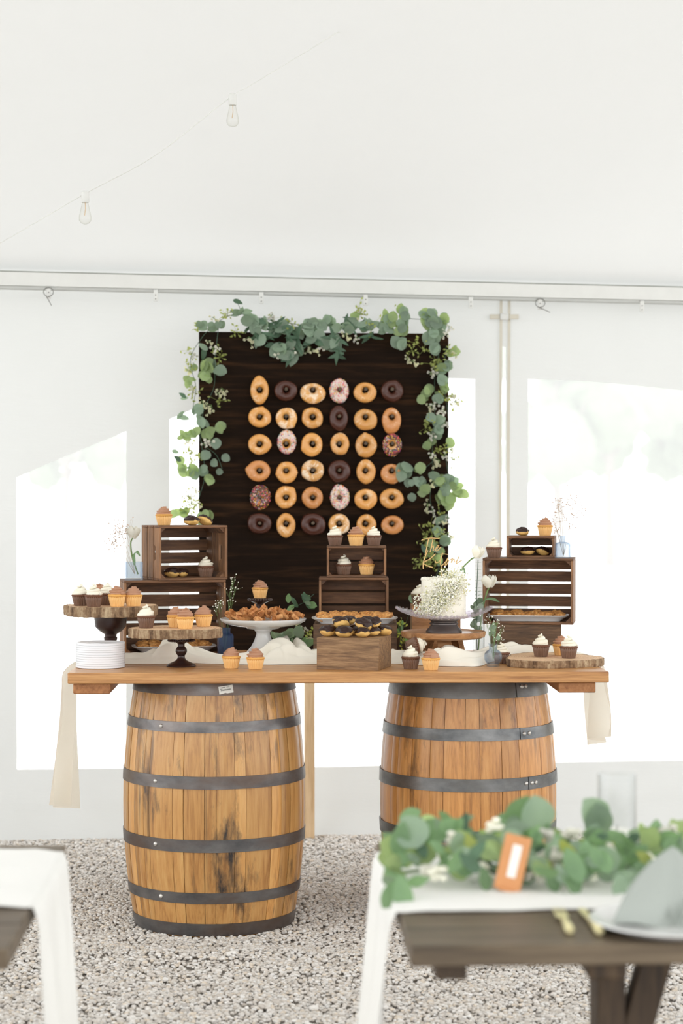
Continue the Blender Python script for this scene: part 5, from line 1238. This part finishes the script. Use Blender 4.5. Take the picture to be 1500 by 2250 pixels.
def runner(label, x_end, y_front, sgn, ya, yb, seed, hang=.745):
    o = thing('table_runner', label, 'table runner', (x_end, y_front, FTZ), FA, 'white runners on the farm tables'); Lr = 1.7
    def f(u, v):
        s_ = u * (Lr + hang); ed = .012 * nz(s_ * 4, v * 3, seed); y = lerp(ya, yb, v) + ed
        fold = .003 * (1 + math.sin(v * 17 + s_ * 3 + seed)) + .0025 * (1 + nz(s_ * 9, v * 7, seed))
        if s_ < Lr:  # on the table, from the far side to the end
            x = Lr - s_; rr = .02; return Vector((sgn * (x if x > 0 else 0), y, .002 + fold * (1 if x > .05 else x / .05)))
        q = s_ - Lr; k = min(1, q / .05); z = -max(0, q - .015); xx = -.012 * math.sin(k * math.pi / 2) - .055 * (q / hang) - .028 * (q / hang) * (math.sin(v * 14 + seed) + .5 * math.sin(v * 29 + 2))
        return Vector((sgn * xx, lerp(.5 * (ya + yb), y, 1 - .10 * q / hang), z + .004 * (1 - k)))
    m = MB(); m.grid(f, 110, 40); m.build('cloth', M['runner'], o, sharp=0); return o
TFX, TFY = X(902, 3.42), 3.42
LFX, LFY = X(18, 3.40), 3.40
farm_table('brown farm table with garland, plate and gold cutlery, at the aisle', TFX, TFY, 1)
farm_table('brown farm table mostly out of frame beside the plate end of the dessert table', LFX, LFY, -1)
runner('white runner under the leafy garland, hanging over the table end', TFX, TFY, 1, .27, .90, 1.0); runner('white runner on the mostly cropped farm table, hanging over its end', LFX, LFY, -1, .33, .92, 5.0)
FT = FTZ + .0075
def onf(px, py, z=FTZ): 
    D = Dz(py, z); return Vector((X(px, D), D, z))
# garland along the middle of the table
random.seed(55)
gl = thing('leafy_garland', 'blurred eucalyptus and ruscus garland with white flowers along the farm table', 'garland', (X(880, 4.0), 4.0, FT)); o0 = gl.location.copy()
m = MB(); m.tube(smooth_path([Vector((X(870, 4.0), 3.98, FT + .012)) - o0, Vector((X(1000, 4.0), 4.04, FT + .014)) - o0, Vector((X(1150, 4.0), 4.05, FT + .014)) - o0, Vector((X(1330, 4.0), 4.05, FT + .012)) - o0, Vector((X(1560, 4.0), 4.06, FT + .012)) - o0], 6), .003, 6); m.build('vine', M['stem'], gl)
for k in range(270):
    px = 855 + 700 * random.random(); D = random.gauss(4.0, .085); hz_ = random.random() ** 1.4 * .085 * (1 if px < 1250 else .8)
    if px < 905: hz_ *= .6
    kd = random.choices(['fresh', 'silver', 'light', 'oval', 'lime'], [5, 2, 2, 2, .6])[0]
    leaf(gl, kd, Vector((X(px, 4.0), D, FT + .018 + hz_)) - o0, random.uniform(-40, 220), random.uniform(.035, .058), None, .7)
for px, D, hz_ in ((905, 3.95, .10), (880, 3.95, .085), (930, 3.98, .09), (1138, 4.06, .125), (1180, 4.05, .12), (1305, 4.1, .115), (1312, 4.1, .10), (866, 3.80, .01), (885, 3.78, .012), (1255, 3.84, .03), (1270, 3.86, .045), (1260, 3.84, .055)):
    leaf(gl, 'silver' if px in (1305, 1312, 1180, 905) else 'fresh', Vector((X(px, D), D, FT + hz_)) - o0, random.uniform(50, 130), .075, None, .3)
for px, D, hz_ in ((1088, 4.0, .10), (1205, 3.98, .085), (1195, 3.98, .05), (1010, 3.93, .045), (1240, 3.92, .04), (1335, 4.0, .05), (960, 3.90, .03), (1470, 4.05, .08), (1180, 3.9, .03), (1120, 3.94, .06), (1060, 3.9, .03), (1225, 3.9, .06), (1300, 3.92, .03), (1000, 3.96, .08), (935, 3.92, .03), (1255, 4.0, .09), (1410, 3.98, .05)):
    m = MB(); c = Vector((X(px, D), D, FT + hz_)) - o0
    for q in range(9): m.ico(c + Vector((random.gauss(0, .008), random.gauss(0, .008), random.gauss(0, .007))), .009, 1, None, (1, 1, .7))
    m.build('flower', M['petal_white'], gl, sharp=0)
# place card
D = 3.86; pc = thing('place_card', 'tilted orange card frame with a white label, propped in the garland', 'place card', (X(1112, D), D, FT), (R(-8), R(13), R(-6)))
m = MB(); m.box((.052, .006, .108), (0, 0, .056), .004); m.build('frame', M['orange_card'], pc); m = MB(); m.box((.018, .002, .064), (.002, -.0035, .060), .0008); m.build('label_paper', M['card_white'], pc)
m = MB(); m.box((.034, .03, .006), (0, .004, .003), .002); m.build('foot', M['orange_card'], pc)
# plate, napkin
D = 3.56; pl = Vector((X(1480, D), D, FTZ + .0005))
m = MB(); m.lathe([(0, .004), (.10, .004), (.104, 0), (.110, .002), (.145, .016), (.150, .018), (.148, .020), (.12, .0105), (.108, .0075), (0, .0075)], 64, cap=False)
o = m.build('dinner_plate', M['ceramic'], None, pl); tag(o, 'round white dinner plate under the folded sage napkin', 'plate')
nk = thing('napkin', 'sage grey napkin folded into a standing peak on the dinner plate', 'napkin', pl + Vector((-.004, .035, .0095)))
def nf(u, v):
    a = u * 2 * math.pi; r_ = .078 * (1 - v) ** .85 * (1 + .22 * math.cos(3 * a + .4) * (1 - v * .6) + .08 * math.cos(7 * a)) + .004 * (1 - v)
    return (r_ * math.cos(a) * 1.28 - .012 * v + .02 * v * v, r_ * math.sin(a) * .7, .132 * v ** .8 + .004 * math.sin(5 * a) * (1 - v))
m = MB(); m.grid(nf, 60, 16, True); m.build('standing_fold', M['napkin'], nk, sharp=0)
def nf2(u, v): return (lerp(-.01, .055, u) + .01 * v, -.070 + .02 * math.sin(u * 9) * (1 - v) + .055 * v, .003 + .055 * v + .012 * math.sin(u * 12 + 1) * (1 - v * .5))
m = MB(); m.grid(nf2, 20, 8); m.build('loose_corner', M['napkin'], nk, sharp=0)
# cutlery
def cutlery(label, name, pa, pb, kind):
    a = onf(*pa, FTZ + .007); b_ = onf(*pb, FTZ + .007); dv = b_ - a; L = dv.length; o = thing(name, label, name, a, math.atan2(dv.y, dv.x), 'gold cutlery'); m = MB()
    m.tube([(0, 0, .002), (.004, 0, .0025), (.05, 0, .0035), (.09, 0, .003), (.115, 0, .002)], [.006, .0085, .0075, .0055, .0045], 8); m.build('handle', M['gold_metal'], o)
    m = MB()
    if kind == 'fork':
        m.box((.032, .022, .002), (.128, 0, .003), .0008); m.build('neck_plate', M['gold_metal'], o)
        for q in range(4): m = MB(); m.box((.045, .003, .002), (.166, -.0095 + q * .0063, .0035), .0006); m.build('tine', M['gold_metal'], o)
    else: m.prism([(.11, -.005), (.19, -.009), (.205, 0), (.19, .007), (.11, .005)], .001, .0026); m.build('blade', M['gold_metal'], o)
cutlery('gold fork on the bare table edge, farther from the plate', 'fork', (1252, 2048), (1208, 1968), 'fork'); cutlery('gold knife on the bare table edge, beside the dinner plate', 'knife', (1318, 2050), (1256, 1974), 'knife')
# glass hurricane and candle
D = 4.28; gx = X(1355, D)
vase('blurred clear hurricane glass among the garland leaves', 1355, D, FT, shell([(.040, 0), (.0415, .004), (.0415, .168), (.041, .17)], .0025, .006), M['glass'], name='hurricane_glass', cat='candle holder')
cn = thing('candle', 'short white pillar candle inside the hurricane glass', 'candle', (gx, D, FT + .0065)); m = MB(); m.lathe([(0, 0), (.030, 0), (.0305, .002), (.0305, .040), (.028, .044), (.01, .042), (0, .041)], 32, cap=False); m.build('wax', M['candle'], cn)
m = MB(); m.tube([(0, 0, .041), (.0005, 0, .052)], .001, 5); m.build('wick', M['ink'], cn)
